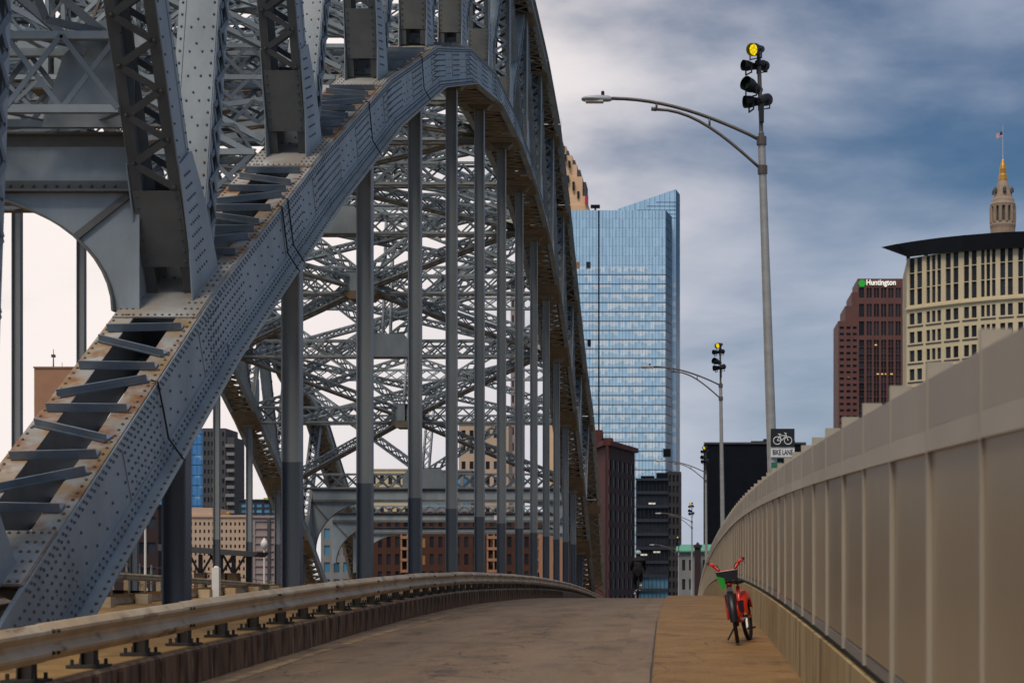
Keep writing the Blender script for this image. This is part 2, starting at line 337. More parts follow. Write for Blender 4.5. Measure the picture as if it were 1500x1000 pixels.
M['glass_tower'] = curtain('sky_blue_curtain_wall', (.50,.73,.92), (.93,.97,.99), 1.55, 4.35, .74, -10, .15, .05)
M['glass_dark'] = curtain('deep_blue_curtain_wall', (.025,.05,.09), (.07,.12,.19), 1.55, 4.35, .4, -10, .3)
M['glass_blue'] = curtain('bright_blue_curtain_wall', (.10,.30,.58), (.30,.52,.75), 1.5, 3.6, .55, -10)

# ------------------------------------------------------------------ road profile
K1, K2 = 5.0e-4, 2.4e-4
def zr(d):
    if d < 45: return -K1*(45-d)**2
    if d < 150: return -K2*(d-45)**2
    return -K2*105**2 - 2*K2*105*(d-150)
def lerp(tab, d):
    if d <= tab[0][0]: return tab[0][1]
    for (a, va), (b, vb) in zip(tab, tab[1:]):
        if d <= b: return va + (vb-va)*(d-a)/(b-a)
    return tab[-1][1]
def xk(d): return lerp([(0,-4.98),(22,-5.02),(45,-5.5),(110,-6.0),(170,-6.2)], d)      # kerb face of the bike roadway
def xs(d): return lerp([(0,-.22),(16,-.33),(30,-.5),(60,-.67),(120,-.75)], d)           # edge of the footway
XW = 1.13                                                                                # face of the barrier wall
DS = [-8+1.5*i for i in range(0, 40)] + [52+4*i for i in range(0, 55)]
def strip(name, xa, xb, dz, mt, kind='structure', ds=DS, nx=1):
    mb = MB()
    for d in ds:
        for k in range(nx+1):
            f = k/nx; mb.v.append((xa(d)*(1-f)+xb(d)*f, d, zr(d)+dz))
    n = nx+1
    for i in range(len(ds)-1):
        for k in range(nx): mb.f.append((i*n+k, i*n+k+1, (i+1)*n+k+1, (i+1)*n+k))
    return mb.build(name, mt, kind=kind)
strip('road', lambda d: xk(d)-.02, lambda d: xs(d)+.02, 0, M['asphalt'])
# footway slab with a small kerb
mb = MB()
for d in DS:
    z = zr(d)
    mb.v += [(xs(d), d, z-.1), (xs(d), d, z+.085), (xs(d)+.02, d, z+.10), (XW+.05, d, z+.10)]
for i in range(len(DS)-1):
    for k in range(3): mb.f.append((i*4+k, i*4+k+1, (i+1)*4+k+1, (i+1)*4+k))
mb.build('sidewalk', M['sidewalk'], kind='structure')
# left kerb: face + dirt-covered top
mb = MB(); mt_ = MB()
for i, d in enumerate(DS):
    z = zr(d); x = xk(d)
    mb.v += [(x, d, z-.1), (x-.015, d, z+.34), (x-.05, d, z+.365)]
    mt_.v += [(x-.05, d, z+.365), (-8.6, d, z+.37), (-9.75, d, z+.37), (-9.8, d, z-.05)]
for i in range(len(DS)-1):
    for k in range(2): mb.f.append((i*3+k, (i+1)*3+k, (i+1)*3+k+1, i*3+k+1))
    for k in range(3): mt_.f.append((i*4+k, (i+1)*4+k, (i+1)*4+k+1, i*4+k+1))
kerb = mb.build('kerb', M['kerb'], kind='structure')
mt_.build('median', M['kerbtop'], kind='structure')
# expansion joints / form ribs on the kerb face
rb = MB().box(-.022,.0,-.035,.035,-.1,.335).mesh('kerb_rib', M['kerb'])
for i in range(110):
    d = 12.0 + i*.62
    o = link('kerb_rib', rb, kerb); o.location = (xk(d)+.018, d, zr(d)); o.scale = (1, .8+.5*random.random(), .94+.05*random.random())
strip('inner_roadway', lambda d: -25.8, lambda d: -9.75, 0, M['inner'])
strip('far_median', lambda d: -31.5, lambda d: -25.75, .37, M['kerbtop'])
strip('yellow_line', lambda d: -4.80 if d < 40 else xk(d)+.55, lambda d: -4.66 if d < 40 else xk(d)+.69, .004, M['line'], ds=[d for d in DS if 8 < d < 120])
strip('gutter', lambda d: xs(d)-.42, lambda d: xs(d)-.03, .004, M['gutter'], ds=[d for d in DS if -6 < d < 140])
strip('joint_gap', lambda d: xs(d)-.030+.008*math.sin(d*1.9), lambda d: xs(d)-.002, .008, M['tar'], ds=[d for d in DS if -6 < d < 140])
for k, d in enumerate((14.6, 24.0, 33.5, 43.0)):                  # tarred joints across the carriageway
    jt = MB(); n_ = 14; x0, x1 = xk(d)+.03, xs(d)-.43
    for q in range(n_+1):
        x = x0+(x1-x0)*q/n_; w_ = .018+.012*math.sin(q*2.3+k); o_ = .03*math.sin(q*1.3+k*2)
        jt.v += [(x, d-w_+o_, zr(d-w_+o_)+.004), (x, d+w_+o_, zr(d+w_+o_)+.004)]
    for q in range(n_): jt.f.append((2*q, 2*q+2, 2*q+3, 2*q+1))
    jt.build('road_joint', M['tar'], kind='structure')
for k, (x, d, rx, ry) in enumerate(((-2.25, 40.5, .20, .7), (-2.75, 38.0, .35, .35))):
    pm = MB(); pts = [(x+rx*math.cos(a)*(.8+.25*math.sin(3*a+k)), d+ry*math.sin(a)*(.85+.2*math.sin(2*a+k*2))) for a in [2*math.pi*q/20 for q in range(20)]]
    pm.v = [(a, b, zr(b)+.0045) for a, b in pts]+[(x, d, zr(d)+.0045)]; pm.f = [(q, (q+1) % 20, 20) for q in range(20)]
    pm.build('road_patch', M['patch'], kind='structure')
g = MB(); g.v = [(-4000,-1500,-14),(4000,-1500,-14),(4000,7000,-14),(-4000,7000,-14)]; g.f = [(0,1,2,3)]
g.build('ground', M['ground'], kind='structure')
# deck slab under everything on the bridge
strip('bridge_deck', lambda d: -31.6, lambda d: 2.4, -.12, M['kerb'])

# ------------------------------------------------------------------ steel arch bridge
XH = -7.70; HW = .62; XO = XH+HW; XI = XH-HW
WID = 20.2
bridge = empty('steel_arch_bridge', 'blue grey riveted steel arch bridge with latticed ribs over the road', 'bridge', (XH-WID/2, 75, 0))
BLOC = bridge.location.copy()
def bpart(mb, name, mt, parent=None, kind=None, smooth=False):
    p = parent or bridge
    o = mb.build(name, mt, p, kind, smooth)
    if o and p is bridge: o.location = -BLOC
    return o
S = 7.565
BD = {i: 25.8+S*i for i in range(-2, 16)}
BZr = {-2:-4.8,-1:-.1,0:4.36,1:8.3,2:11.95,3:15.05,4:17.35,5:18.75,6:19.2,7:19.1,8:18.35,9:16.6,10:14.1,11:10.9,12:7.1,13:3.0,14:-1.5,15:-6.3}
TPr = {-1:(12,10),0:(20.6,14.4),1:(29.3,18.5),2:(38.6,21.5),3:(47.4,23.8),4:(55.6,25.2),5:(63.5,26),6:(71.2,26.3),7:(78.9,26.2),8:(86.6,25.8),9:(94.6,24.7),10:(102.6,22.0),11:(111.2,18.0),12:(120,14.4),13:(129,11.8),14:(139,6.0),15:(147,-1)}
Bn = lambda i: V((0, BD[i], BZr[i]+EYE))
Tn = lambda i: V((0, TPr[i][0], TPr[i][1]+EYE))
EX = V((1,0,0))
def frame(p, q):
    t = (q-p).normalized(); u = EX.cross(t)      # u: in-plane normal, pointing up for a chord running away
    return t, u

def lattice(fr, la, P, Q, w, h, up, pitch=.8, ca=.11, bw=.075, th=.014, sides=True, caps='x', both=True):
    """laced box member: four corner angles in fr, lacing in la"""
    P = V(P); Q = V(Q); t = (Q-P); Ln = t.length; t.normalize(); up = V(up); a = t.cross(up).normalized(); u = a.cross(t)
    for sa in (-1, 1):
        for su in (-1, 1):
            o = a*(sa*(w/2-ca/2)) + u*(su*(h/2-ca/2)); fr.bar(P+o, Q+o, ca, ca, u)
    n = max(2, round(Ln/pitch)); st = Ln/n
    def face(e1, n_, half, off, dbl):
        for k in range(n):
            p0 = P+t*(st*k)+n_*off; p1 = P+t*(st*(k+1))+n_*off
            s1 = 1 if k % 2 == 0 else -1
            la.bar(p0-e1*half*s1, p1+e1*half*s1, bw, th, n_)
            if dbl: la.bar(p0+e1*half*s1+n_*th, p1-e1*half*s1+n_*th, bw, th, n_)
    if sides:
        for s_ in (-1, 1): face(u, a, h/2-ca/2, s_*(w/2), True)
    if caps:
        for s_ in ((-1, 1) if both else (1,)): face(a, u, w/2-ca/2, s_*(h/2), caps == 'x')

def zigzag(mb, A0, A1, B0, B1, n, bw, th, nrm, dbl=False):
    for k in range(n):
        f0, f1 = k/n, (k+1)/n
        a, b = (A0.lerp(A1,f0), B0.lerp(B1,f1)) if k % 2 == 0 else (B0.lerp(B1,f0), A0.lerp(A1,f1))
        mb.bar(a, b, bw, th, nrm)
        if dbl:
            a, b = (B0.lerp(B1,f0), A0.lerp(A1,f1)) if k % 2 == 0 else (A0.lerp(A1,f0), B0.lerp(B1,f1))
            mb.bar(a+nrm*th, b+nrm*th, bw, th, nrm)

CH_D = 1.08      # chord depth
far_src = []     # objects copied to the far rib
def chord_panel(i):
    """lower chord between node i and i+1, in absolute coordinates of the near rib"""
    p, q = Bn(i), Bn(i+1); t, u = frame(p, q); Ln = (q-p).length
    near = i <= 7
    web = MB(); inner = MB()
    for xo in (XO, XI):
        a = EX*(xo - .018 if xo == XO else xo + .018)
        web.bar(p+a-u*CH_D/2, q+a-u*CH_D/2, .036, CH_D, u)
    for xo, sg in ((XO, 1), (XI, -1)):                    # bottom angles: leg on the web, leg outstanding
        a = EX*(xo + sg*.014); web.bar(p+a-u*(CH_D-.10), q+a-u*(CH_D-.10), .028, .20, u)
        a = EX*(xo + sg*.10); web.bar(p+a-u*(CH_D+.012), q+a-u*(CH_D+.012), .26, .024, u)
        a = EX*(xo + sg*.010); web.bar(p+a-u*.075, q+a-u*.075, .020, .15, u)
    o = bpart(web, 'lower_chord', M['steel']); far_src.append(o)
    if i <= -2: return
    ed = MB()
    for xo, sg in ((XO, -1), (XI, 1)):                    # top flange strips
        a = EX*(xo + sg*.155); ed.bar(p+a+u*.012, q+a+u*.012, .312, .024, u)
    e = ed.build('top_flange', M['steel_edge'], o)
    cov = MB(); und = MB()
    c0, c1 = 1.15, Ln-1.25                                # open length between the node cover plates
    for s0, s1 in ((-.02 if i > -2 else 0, c0), (c1, Ln+.02)):
        cov = MB(); und = MB(); cov.bar(p+EX*XH+u*.036+t*s0, p+EX*XH+u*.036+t*s1, 2*HW-.03, .024, u)
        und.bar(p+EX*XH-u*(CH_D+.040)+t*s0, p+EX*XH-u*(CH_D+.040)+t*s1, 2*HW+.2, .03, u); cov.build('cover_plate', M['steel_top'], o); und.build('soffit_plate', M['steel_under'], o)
    sl = MB()                                             # soffit lacing, seen from below
    n = 9
    A0 = p+EX*(XO-.05)-u*(CH_D+.045)+t*c0; A1 = p+EX*(XO-.05)-u*(CH_D+.045)+t*c1
    zigzag(sl, A0, A1, A0-EX*(2*HW-.1), A1-EX*(2*HW-.1), n, .15, .03, u, True)
    for k in range(n+1):
        f = k/n; sl.bar(A0.lerp(A1,f)+u*.05, A0.lerp(A1,f)-EX*(2*HW-.1)+u*.05, .12, .05, u)
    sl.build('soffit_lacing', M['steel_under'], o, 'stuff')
    # top lacing: angle bars, straight ones and slanting ones in turn, each one its own piece
    nb = 9; step = (c1-c0-.3)/nb
    for k in range(nb):
        m_ = c0+.22+step*(k+.5); sl_ = (0, .24, 0, -.24)[k % 4]
        j = random.uniform(-.03,.03)
        P0 = p+EX*(XO-.10)+t*(m_+sl_*step*1.5+j)+u*.045; P1 = p+EX*(XI+.10)+t*(m_-sl_*step*1.5-j)+u*.045
        b_ = MB(); b_.bar(P0, P1, .18, .022, u); b_.bar(P0+u*.055-t*.08, P1+u*.055-t*.08, .018, .10, u)
        if near: b_.build('lacing_bar', M['steel_bar'], o)
        else: inner.v, inner.f = merge(inner, b_)
    if not near: inner.build('top_lacing', M['steel_bar'], o, 'stuff')
    # splice plate + stiffener on the outer web
    pl = MB(); rv = MB(); rt = MB()
    X1 = XO+.003
    s_mid = Ln*.5 if i != 0 else Ln*.62
    def plate(s0, s1, u0, u1, th=.016, sk=0.0):
        a = [p+t*s0-u*u0, p+t*s1-u*u0, p+t*(s1+sk)-u*u1, p+t*(s0+sk)-u*u1]
        MB().prism([V((XO,0,0))+x for x in a], EX*th).build('splice_plate', M['steel'], o)
    plate(-1.15, 1.5, .155, CH_D-.205); plate(Ln-1.3, Ln+.0, .155, CH_D-.205, .013)
    if i >= -1: plate(s_mid-.8, s_mid+.8, .155, CH_D-.205, .014)
    if near and i >= -1:
        def row(s0, s1, uu, sp, x=XO+.012):
            n_ = int((s1-s0)/sp)
            for k in range(n_+1): rv.rivet(p+t*(s0+sp*k)-u*uu+EX*x, EX, t)
        r_ = .155
        row(0, Ln, .045, r_, XO+.02); row(.07, Ln, .105, r_, XO+.02)
        row(0, Ln, CH_D-.05, r_, XO+.028); row(.07, Ln, CH_D-.14, r_, XO+.028)
        row(.1, Ln, CH_D-.34, .42, XO); row(.3, Ln, .34, .5, XO); row(.2, Ln, .56, .55, XO)
        for s0, s1 in ((-.9, 1.45), (Ln-1.25, Ln-.05), (s_mid-.75, s_mid+.75)):
            for k in range(5): row(s0+(k % 2)*.07, s1, .21+.148*k, .15, XO+.015)
        # bottom flange heads, cover heads
        for k in range(int(Ln/.17)):
            rt.rivet(p+t*(.05+.17*k)+u*(-CH_D+.002)+EX*(XO+.17), u, t)
            rt.rivet(p+t*(.05+.17*k)+u*.026+EX*(XO-.06), u, t)
            rt.rivet(p+t*(.12+.17*k)+u*.026+EX*(XI+.06), u, t)
        for s0, s1 in ((.02, c0-.06), (c1+.06, Ln-.02)):
            for k in range(6):
                s_ = s0+(s1-s0)*k/5
                for dx in (.06,.15,.24): rt.rivet(p+t*s_+u*.048+EX*(XO-dx), u, t); rt.rivet(p+t*s_+u*.048+EX*(XI+dx), u, t)
        for k in range(8):
            for s_ in (c0-.06, c1+.06): rt.rivet(p+t*s_+u*.048+EX*(XI+.2+.105*k), u, t)
        if i <= 2:                                        # a service cable looped down the web beside the splice
            for sc_ in ((s_mid-.84, s_mid-.35) if i == 0 else (s_mid+.86,)):
                MB().tube([p+t*sc_+u*.06+EX*(XO-.04), p+t*sc_+u*.04+EX*(XO+.04), p+t*(sc_+.05)-u*.4+EX*(XO+.035), p+t*(sc_+.02)-u*.8+EX*(XO+.05), p+t*(sc_-.05)-u*(CH_D+.03)+EX*(XO+.24)], .014, 6).build('cable', M['black'], o)
        rv.build('rivets', M['rivet'], o, 'stuff'); rt.build('flange_rivets', M['rivet_top'], o, 'stuff')
def merge(a, b):
    n = len(a.v); return a.v+b.v, a.f+[tuple(x+n for x in f) for f in b.f]
for i in range(-2, 15): chord_panel(i)

def post(i, p, q, wid, dep, name, base, solid, dbl, single_bars):
    """laced post between the chords: side plates in the rib plane, lacing front and back"""
    t = (q-p).normalized(); n = EX.cross(t)               # n points away from / up; front face is -n side seen from the camera
    if n.y < 0: n = -n
    Ln = (q-p).length
    pl = MB(); fg = MB(); c = EX*XH
    for sg in (-1, 1):
        pl.bar(p+c+EX*sg*wid/2+t*base, q+c+EX*sg*wid/2, .024, dep, n)
        for sn in (-1, 1):                                 # flange angles
            o_ = c+EX*sg*(wid/2-.075)+n*sn*(dep/2+.008); (fg if sn < 0 else pl).bar(p+o_+t*base, q+o_, .15, .016, n)
            if sg == 1:
                o_ = c+EX*(wid/2+.018)+n*sn*(dep/2-.06); pl.bar(p+o_+t*base, q+o_, .012, .12, n)
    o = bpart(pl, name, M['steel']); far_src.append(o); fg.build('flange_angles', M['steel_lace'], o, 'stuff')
    tie = MB()
    if solid:
        for sn in (-1, 1):
            f_ = n*sn*(dep/2+.024); tie.bar(p+c+f_+t*(base+.42), p+c+f_+t*(base+1.55), wid, .018, n)
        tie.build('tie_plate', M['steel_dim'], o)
    lz = MB(); cells = max(4, round((Ln-base-1.6)/.36)); s0 = base+(1.6 if solid else .3)
    half = wid/2-.075
    for sn in (-1, 1):
        off = n*sn*(dep/2+.022)
        for k in range(cells):
            f0 = s0+(Ln-.4-s0)*k/cells; f1 = s0+(Ln-.4-s0)*(k+1)/cells; sg = 1 if k % 2 else -1
            A = p+c+off+t*f0-EX*sg*half; B = p+c+off+t*f1+EX*sg*half
            if sn < 0 and single_bars and k < 20:
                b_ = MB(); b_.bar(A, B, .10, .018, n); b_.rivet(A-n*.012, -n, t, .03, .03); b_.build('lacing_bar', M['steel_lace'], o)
            else: lz.bar(A, B, .10, .018, n)
            if dbl: lz.bar(p+c+off+n*.02*sn+t*f0+EX*sg*half, p+c+off+n*.02*sn+t*f1-EX*sg*half, .08, .014, n)
    lz.build('lacing', M['steel_lat'], o, 'stuff')
    if i <= 6:
        rv = MB()
        for k in range(int((min(Ln, 9)-base)/.24)):
            for sn in (-1, 1): rv.rivet(p+c+EX*(wid/2+.024)+n*sn*(dep/2-.06)+t*(base+.1+.24*k), EX, t, .022, .018)
            if solid is False and k % 2 == 0 and k < 20:
                for dx in (-.07, .07): rv.rivet(p+c+EX*(wid/2+.012)+n*dx+t*(base+.2+.24*k+dx), EX, t, .02, .016)
        if solid:
            for k in range(7):
                for sg in (-1, 1): rv.rivet(p+c-n*(dep/2+.033)+EX*sg*(wid/2-.06)+t*(base+.5+.16*k), -n, t, .026, .02)
        rv.build('rivets', M['rivet'], o, 'stuff')
    return o
for i in range(-1, 14):
    p, q = Bn(i), Tn(i)
    if i < 0: p = p+V((0,-.45,-.25))
    o = post(i, p, q, .70, .60, 'post', .02, True, False, i <= 4)
    # gusset plates standing on the chord either side of the post
    tp = (q-p).normalized(); tc_, uc = frame(p, Bn(i+1)) if i < 6 else frame(Bn(i-1), p)
    gs = MB(); rv = MB()
    for sg in (-1, 1):
        x = EX*(XH+sg*.385)
        n = EX.cross(tp); n = n if n.y > 0 else -n
        pts = [p+x-tc_*.62+uc*.03, p+x+tc_*.95+uc*.03, p+x+tc_*.72+tp*1.15, p+x+n*.34+tp*2.0, p+x-n*.33+tp*1.95, p+x-n*.42+tp*.7]
        gs.prism(pts, EX*.02)
        if sg == 1 and i <= 5:
            for a in range(9):
                for b in range(5):
                    if a > 6 and b > 3: continue
                    rv.rivet(p+x+EX*.022+n*(-.24+.13*b*(1-.04*a)+.05)+tp*(.32+.18*a), EX, tp, .022, .016)
    gs.build('gusset_plate', M['steel'], o); rv.build('gusset_rivets', M['rivet'], o, 'stuff')

def diagonal(i, p, q, wid=.60, dep=.50):
    t = (q-p).normalized(); n = EX.cross(t)
    if n.y < 0: n = -n
    Ln = (q-p).length; c = EX*XH; pl = MB()
    for sn in (-1, 1):
        pl.bar(p+c+n*sn*dep/2, q+c+n*sn*dep/2, wid, .022, n)
        for sg in (-1, 1):
            o_ = c+EX*sg*(wid/2+.008)+n*sn*(dep/2-.06); pl.bar(p+o_, q+o_, .016, .14, n)
            o_ = c+EX*sg*(wid/2-.05)+n*sn*(dep/2+.02); pl.bar(p+o_, q+o_, .10, .016, n)
    o = bpart(pl, 'diagonal', M['steel']); far_src.append(o)
    lz = MB(); cells = max(4, round(Ln/.42))
    for sg in (-1, 1):
        off = EX*sg*(wid/2+.02)
        for k in range(cells):
            f0, f1 = Ln*k/cells, Ln*(k+1)/cells; s_ = 1 if k % 2 else -1
            lz.bar(p+c+off+t*f0-n*s_*(dep/2-.06), p+c+off+t*f1+n*s_*(dep/2-.06), .085, .016, EX)
            lz.bar(p+c+off+EX*.018*sg+t*f0+n*s_*(dep/2-.06), p+c+off+EX*.018*sg+t*f1-n*s_*(dep/2-.06), .085, .016, EX)
    lz.build('lacing', M['steel_lat'], o, 'stuff')
    if i <= 5:
        rv = MB()
        for k in range(int(min(Ln, 9)/.21)):
            for dx in (-.25, .25): rv.rivet(p+c-n*(dep/2+.028)+EX*dx+t*(.1+.21*k), -n, t, .024, .02)
            if k < 22 and k % 2 == 0:
                for dx, dt in ((-.1,0),(.1,.0),(0,.14)): rv.rivet(p+c-n*(dep/2+.012)+EX*dx+t*(.1+.21*k+dt), -n, t, .022, .018)
        rv.build('rivets', M['rivet'], o, 'stuff')
for i in range(-1, 14):
    diagonal(i, Bn(i)+V((0, -.35 if i < 0 else .45 if i < 7 else -.45, .05)), Tn(i+1)+V((0, -1.5 if i < 0 else 0, 0)) if i < 7 else Tn(i-1))
# upper chord
for i in range(-1, 15):
    p, q = Tn(i), Tn(i+1); t, u = frame(p, q); c = EX*XH
    mb = MB()
    for sg in (-1, 1): mb.bar(p+c+EX*sg*(HW-.02), q+c+EX*sg*(HW-.02), .036, .85, u)
    mb.bar(p+c+u*.43, q+c+u*.43, 2*HW+.24, .03, u)
    for sg in (-1, 1): mb.bar(p+c+EX*sg*(HW+.02)-u*.42, q+c+EX*sg*(HW+.02)-u*.42, .26, .024, u)
    o = bpart(mb, 'upper_chord', M['steel']); far_src.append(o)
    lz = MB(); A0 = p+c+EX*(HW-.05)-u*.45; A1 = q+c+EX*(HW-.05)-u*.45
    zigzag(lz, A0, A1, A0-EX*(2*HW-.1), A1-EX*(2*HW-.1), 9, .12, .03, u, True)
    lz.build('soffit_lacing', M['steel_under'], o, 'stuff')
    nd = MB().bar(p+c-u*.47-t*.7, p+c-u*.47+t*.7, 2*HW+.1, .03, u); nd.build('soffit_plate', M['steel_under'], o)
# hangers: I section from the chord soffit to the deck
for i in range(0, 14):
    b = Bn(i); z0 = zr(b.y)-.1; z1 = b.z-CH_D
    if z1 < z0+.6: continue
    mb = MB(); x = XH
    mb.box(x-.155, x+.155, b.y-.012, b.y+.012, z0, z1)
    for sg in (-1, 1): mb.box(x+sg*.168-.013, x+sg*.168+.013, b.y-.16, b.y+.16, z0, z1)
    o = bpart(mb, 'hanger', M['hanger']); far_src.append(o)
    cap = MB().prism([(x-.55,b.y-.2,z1),(x+.55,b.y-.2,z1),(x+.3,b.y-.2,z1-.28),(x-.3,b.y-.2,z1-.28)], (0,.4,0)); cap.build('hanger_head', M['steel_under'], o)
# the far rib: the same pieces again, 20 m to the left (rivets left out, they cannot be seen)
for s_ in far_src:
    c = s_.copy(); col.objects.link(c); c.parent = bridge; c.location = V((-WID,0,0))-BLOC
    for ch in s_.children:
        if 'rivets' in ch.name or ch.name.startswith('lacing_bar'): continue
        k = ch.copy(); col.objects.link(k); k.parent = c

# ---- bracing between the ribs
XN, XF = XI-.02, XO-WID+.02; XM = XH-WID/2
def member(name, P, Q, w, h, up=(0,0,1), pitch=.8, caps='z', under=False, **kw):
    fr = MB(); la = MB(); lattice(fr, la, P, Q, w, h, up, pitch, caps=caps, **kw)
    o = bpart(fr, name, M['steel']); la.build('lattice', M['steel_lat'], o, 'stuff')
    if under:
        P = V(P); Q = V(Q); t = (Q-P).normalized(); a = t.cross(V(up)).normalized(); u = a.cross(t)
        f = MB()
        for sg in (-1, 1): f.bar(P+a*sg*(w/2-.08)-u*(h/2+.012), Q+a*sg*(w/2-.08)-u*(h/2+.012), .2, .022, u)
        f.build('bottom_flange', M['steel_under'], o)
    return o
for i in range(1, 13):
    b = Bn(i); tt = Tn(i)
    zc = b.z-.55
    o = member('strut', (XN, b.y, zc), (XF, b.y, zc), .8, 1.05, pitch=1.0, under=True, bw=.09)
    if i % 2 == 0:
        m_ = MB(); m_.prism([(XM-1.5,b.y-.44,zc-.5),(XM+1.5,b.y-.44,zc-.5),(XM+1.5,b.y-.44,zc+.3),(XM+1.1,b.y-.44,zc+.85),(XM-1.1,b.y-.44,zc+.85),(XM-1.5,b.y-.44,zc+.3)], (0,.03,0))
        m_.box(XM-1.5, XM+1.5, b.y+.42, b.y+.44, zc-.5, zc+.5); m_.build('centre_plate', M['steel'], o)
    else:
        m_ = MB().box(XM-.9, XM-.06, b.y-.72, b.y+.72, zc-.42, zc+.62); m_.box(XM+.06, XM+.9, b.y-.6, b.y+.6, zc-.42, zc+.62)
        m_.box(XM-1.0, XM+1.0, b.y-.74, b.y+.74, zc+.62, zc+.66); m_.build('centre_box', M['steel'], o)
        m_ = MB().prism([(XM-1.05,b.y-.76,zc-.44),(XM+1.05,b.y-.76,zc-.44),(XM+.6,b.y-.76,zc-.86),(XM-.6,b.y-.76,zc-.86)], (0,1.5,0)); m_.build('centre_soffit', M['steel_under'], o)
    # transverse frame above: top strut, middle post, V of diagonals
    zt = tt.z-.2
    member('top_strut', (XN, tt.y, zt), (XF, tt.y, zt), .6, .8, pitch=1.0)
    top = V((XM, tt.y, zt-.4)); bot = V((XM, b.y, zc+.6))
    member('sway_post', bot, top, .55, .5, (0,1,0), .6)
    for x in (XN, XF): member('sway_diagonal', bot+V((.3*(1 if x > XM else -1),0,.1)), V((x, tt.y, zt-.5)), .45, .55, (0,0,1), .75)
    mid = b.lerp(tt, .52)
    member('sway_strut', (XN, mid.y, mid.z), (XF, mid.y, mid.z), .45, .7, pitch=.85)
for i in range(1, 12, 2):
    c = V((XM, BD[i], BZr[i]+EYE-.55)); ct = V((XM, Tn(i).y, Tn(i).z-.2))
    for j in (i-1, i+1):
        for x, sg in ((XN, 1), (XF, -1)):
            if j < 1: continue
            e = V((x, BD[j], BZr[j]+EYE-.55)); s0 = c+(e-c).normalized()*1.0
            member('lateral_brace', s0, e, .55, .60, (0,0,1), .8, under=True)
            e = V((x, Tn(j).y, Tn(j).z-.2))
            if j >= 1: member('top_lateral_brace', ct, e, .45, .5, (0,0,1), .85)
    if i > 1:    # connection plates where the laterals meet the ribs
        for j in (i-1,):
            for x, sg in ((XI, -1), (XO-WID, 1)):
                b = Bn(j); m_ = MB().prism([(x,b.y-1.6,b.z-.02-.55*1.6),(x,b.y+1.6,b.z-.02+.45*1.6),(x+sg*1.5,b.y+.2,b.z-.0),(x+sg*1.5,b.y-.6,b.z-.25)], (0,0,.025))
                bpart(m_, 'connection_plate', M['steel_top'])

# secondary wind bracing: crossed light members, one pair in every panel, at mid depth
for i in range(1, 12):
    a, b = Bn(i).lerp(Tn(i), .5), Bn(i+1).lerp(Tn(i+1), .5)
    member('wind_brace', (XN, a.y, a.z), (XF, b.y, b.z), .38, .42, (0,0,1), .55, bw=.06)
    member('wind_brace', (XF, a.y, a.z-.03), (XN, b.y, b.z-.03), .38, .42, (0,0,1), .55, bw=.06)
    zc = Bn(i).z-.55
    for x in (XN, XF): member('sway_brace', (x, Bn(i).y, zc+.6), (XM, Bn(i).lerp(Tn(i), .5).y, a.z-.3), .4, .45, (0,0,1), .6, bw=.06)

# ---- portal frames
def portal(d, zb, zt, xk_, knee_h, sign=None):
    z0, z1 = zb+EYE, zt+EYE
    g_ = MB(); g_.box(XF-.3, XN+.3, d-.012, d+.012, z0, z1)
    o = bpart(g_, 'portal_girder', M['steel'])
    fl = MB()
    for z in (z0, z1): fl.box(XF-.3, XN+.3, d-.17, d+.17, z-.014, z+.014)
    for z, sg in ((z0+.015, 1), (z1-.015, -1)): fl.box(XF-.3, XN+.3, d-.028, d-.013, *sorted((z, z+sg*.15)))
    fl.build('girder_flange', M['steel_dim'], o)
    rv = MB(); n_ = int((XN-XF)/.17) if d < 40 else 0
    for k in range(n_): rv.rivet((XN-.17*k, d-.030, z0+.09), (0,-1,0), (1,0,0), .028, .024)
    rv.build('rivets', M['rivet'], o, 'stuff')
    for x, sg in ((XN, -1), (XF, 1)):                       # curved knee plates
        w_, h_ = xk_, knee_h; arc = []
        for k in range(15):
            a = R(90*k/14); arc.append((x+sg*(w_-w_*math.sin(R(90)-a)), z0-h_*(1-math.sin(a))))
        # arc runs from the rib (low) to the girder soffit (high)
        pts = [(x+sg*(w_*(1-math.cos(R(90*k/14)))), z0-h_*(1-math.sin(R(90*k/14)))) for k in range(15)]
        k_ = MB().prism([(a, d-.010, b) for a, b in pts]+[(x-sg*.35, d-.010, z0-.015), (x-sg*.35, d-.010, z0-h_)], (0,.02,0))
        kn = k_.build('knee_plate', M['steel'], o)
        f = MB()
        for (a, b), (a2, b2) in zip(pts, pts[1:]): f.bar((a,d,b), (a2,d,b2), .30, .03, V((-(b2-b),0,a2-a)))
        (a, b) = pts[6]; f.bar((a,d-.03,b), (x-sg*.2,d-.03,z0-.05), .10, .06, (0,1,0))
        f.build('knee_flange', M['steel_dim'], kn)
    if sign:
        s_ = MB().box(sign-.45, sign+.45, d-.07, d-.04, (z0+z1)/2-.2, (z0+z1)/2+.2); s_.build('height_sign', M['white'], o)
    return o
portal(24.95, 5.62, 6.45, 2.6, 1.75)
portal(125.6, 5.55, 6.5, 4.2, 3.6, XM+.6)
portal(133.0, 4.3, 5.0, 4.2, 3.2, XM+3.3)
portal(141.5, 3.6, 4.15, 4.0, 3.2, XM+7.3)
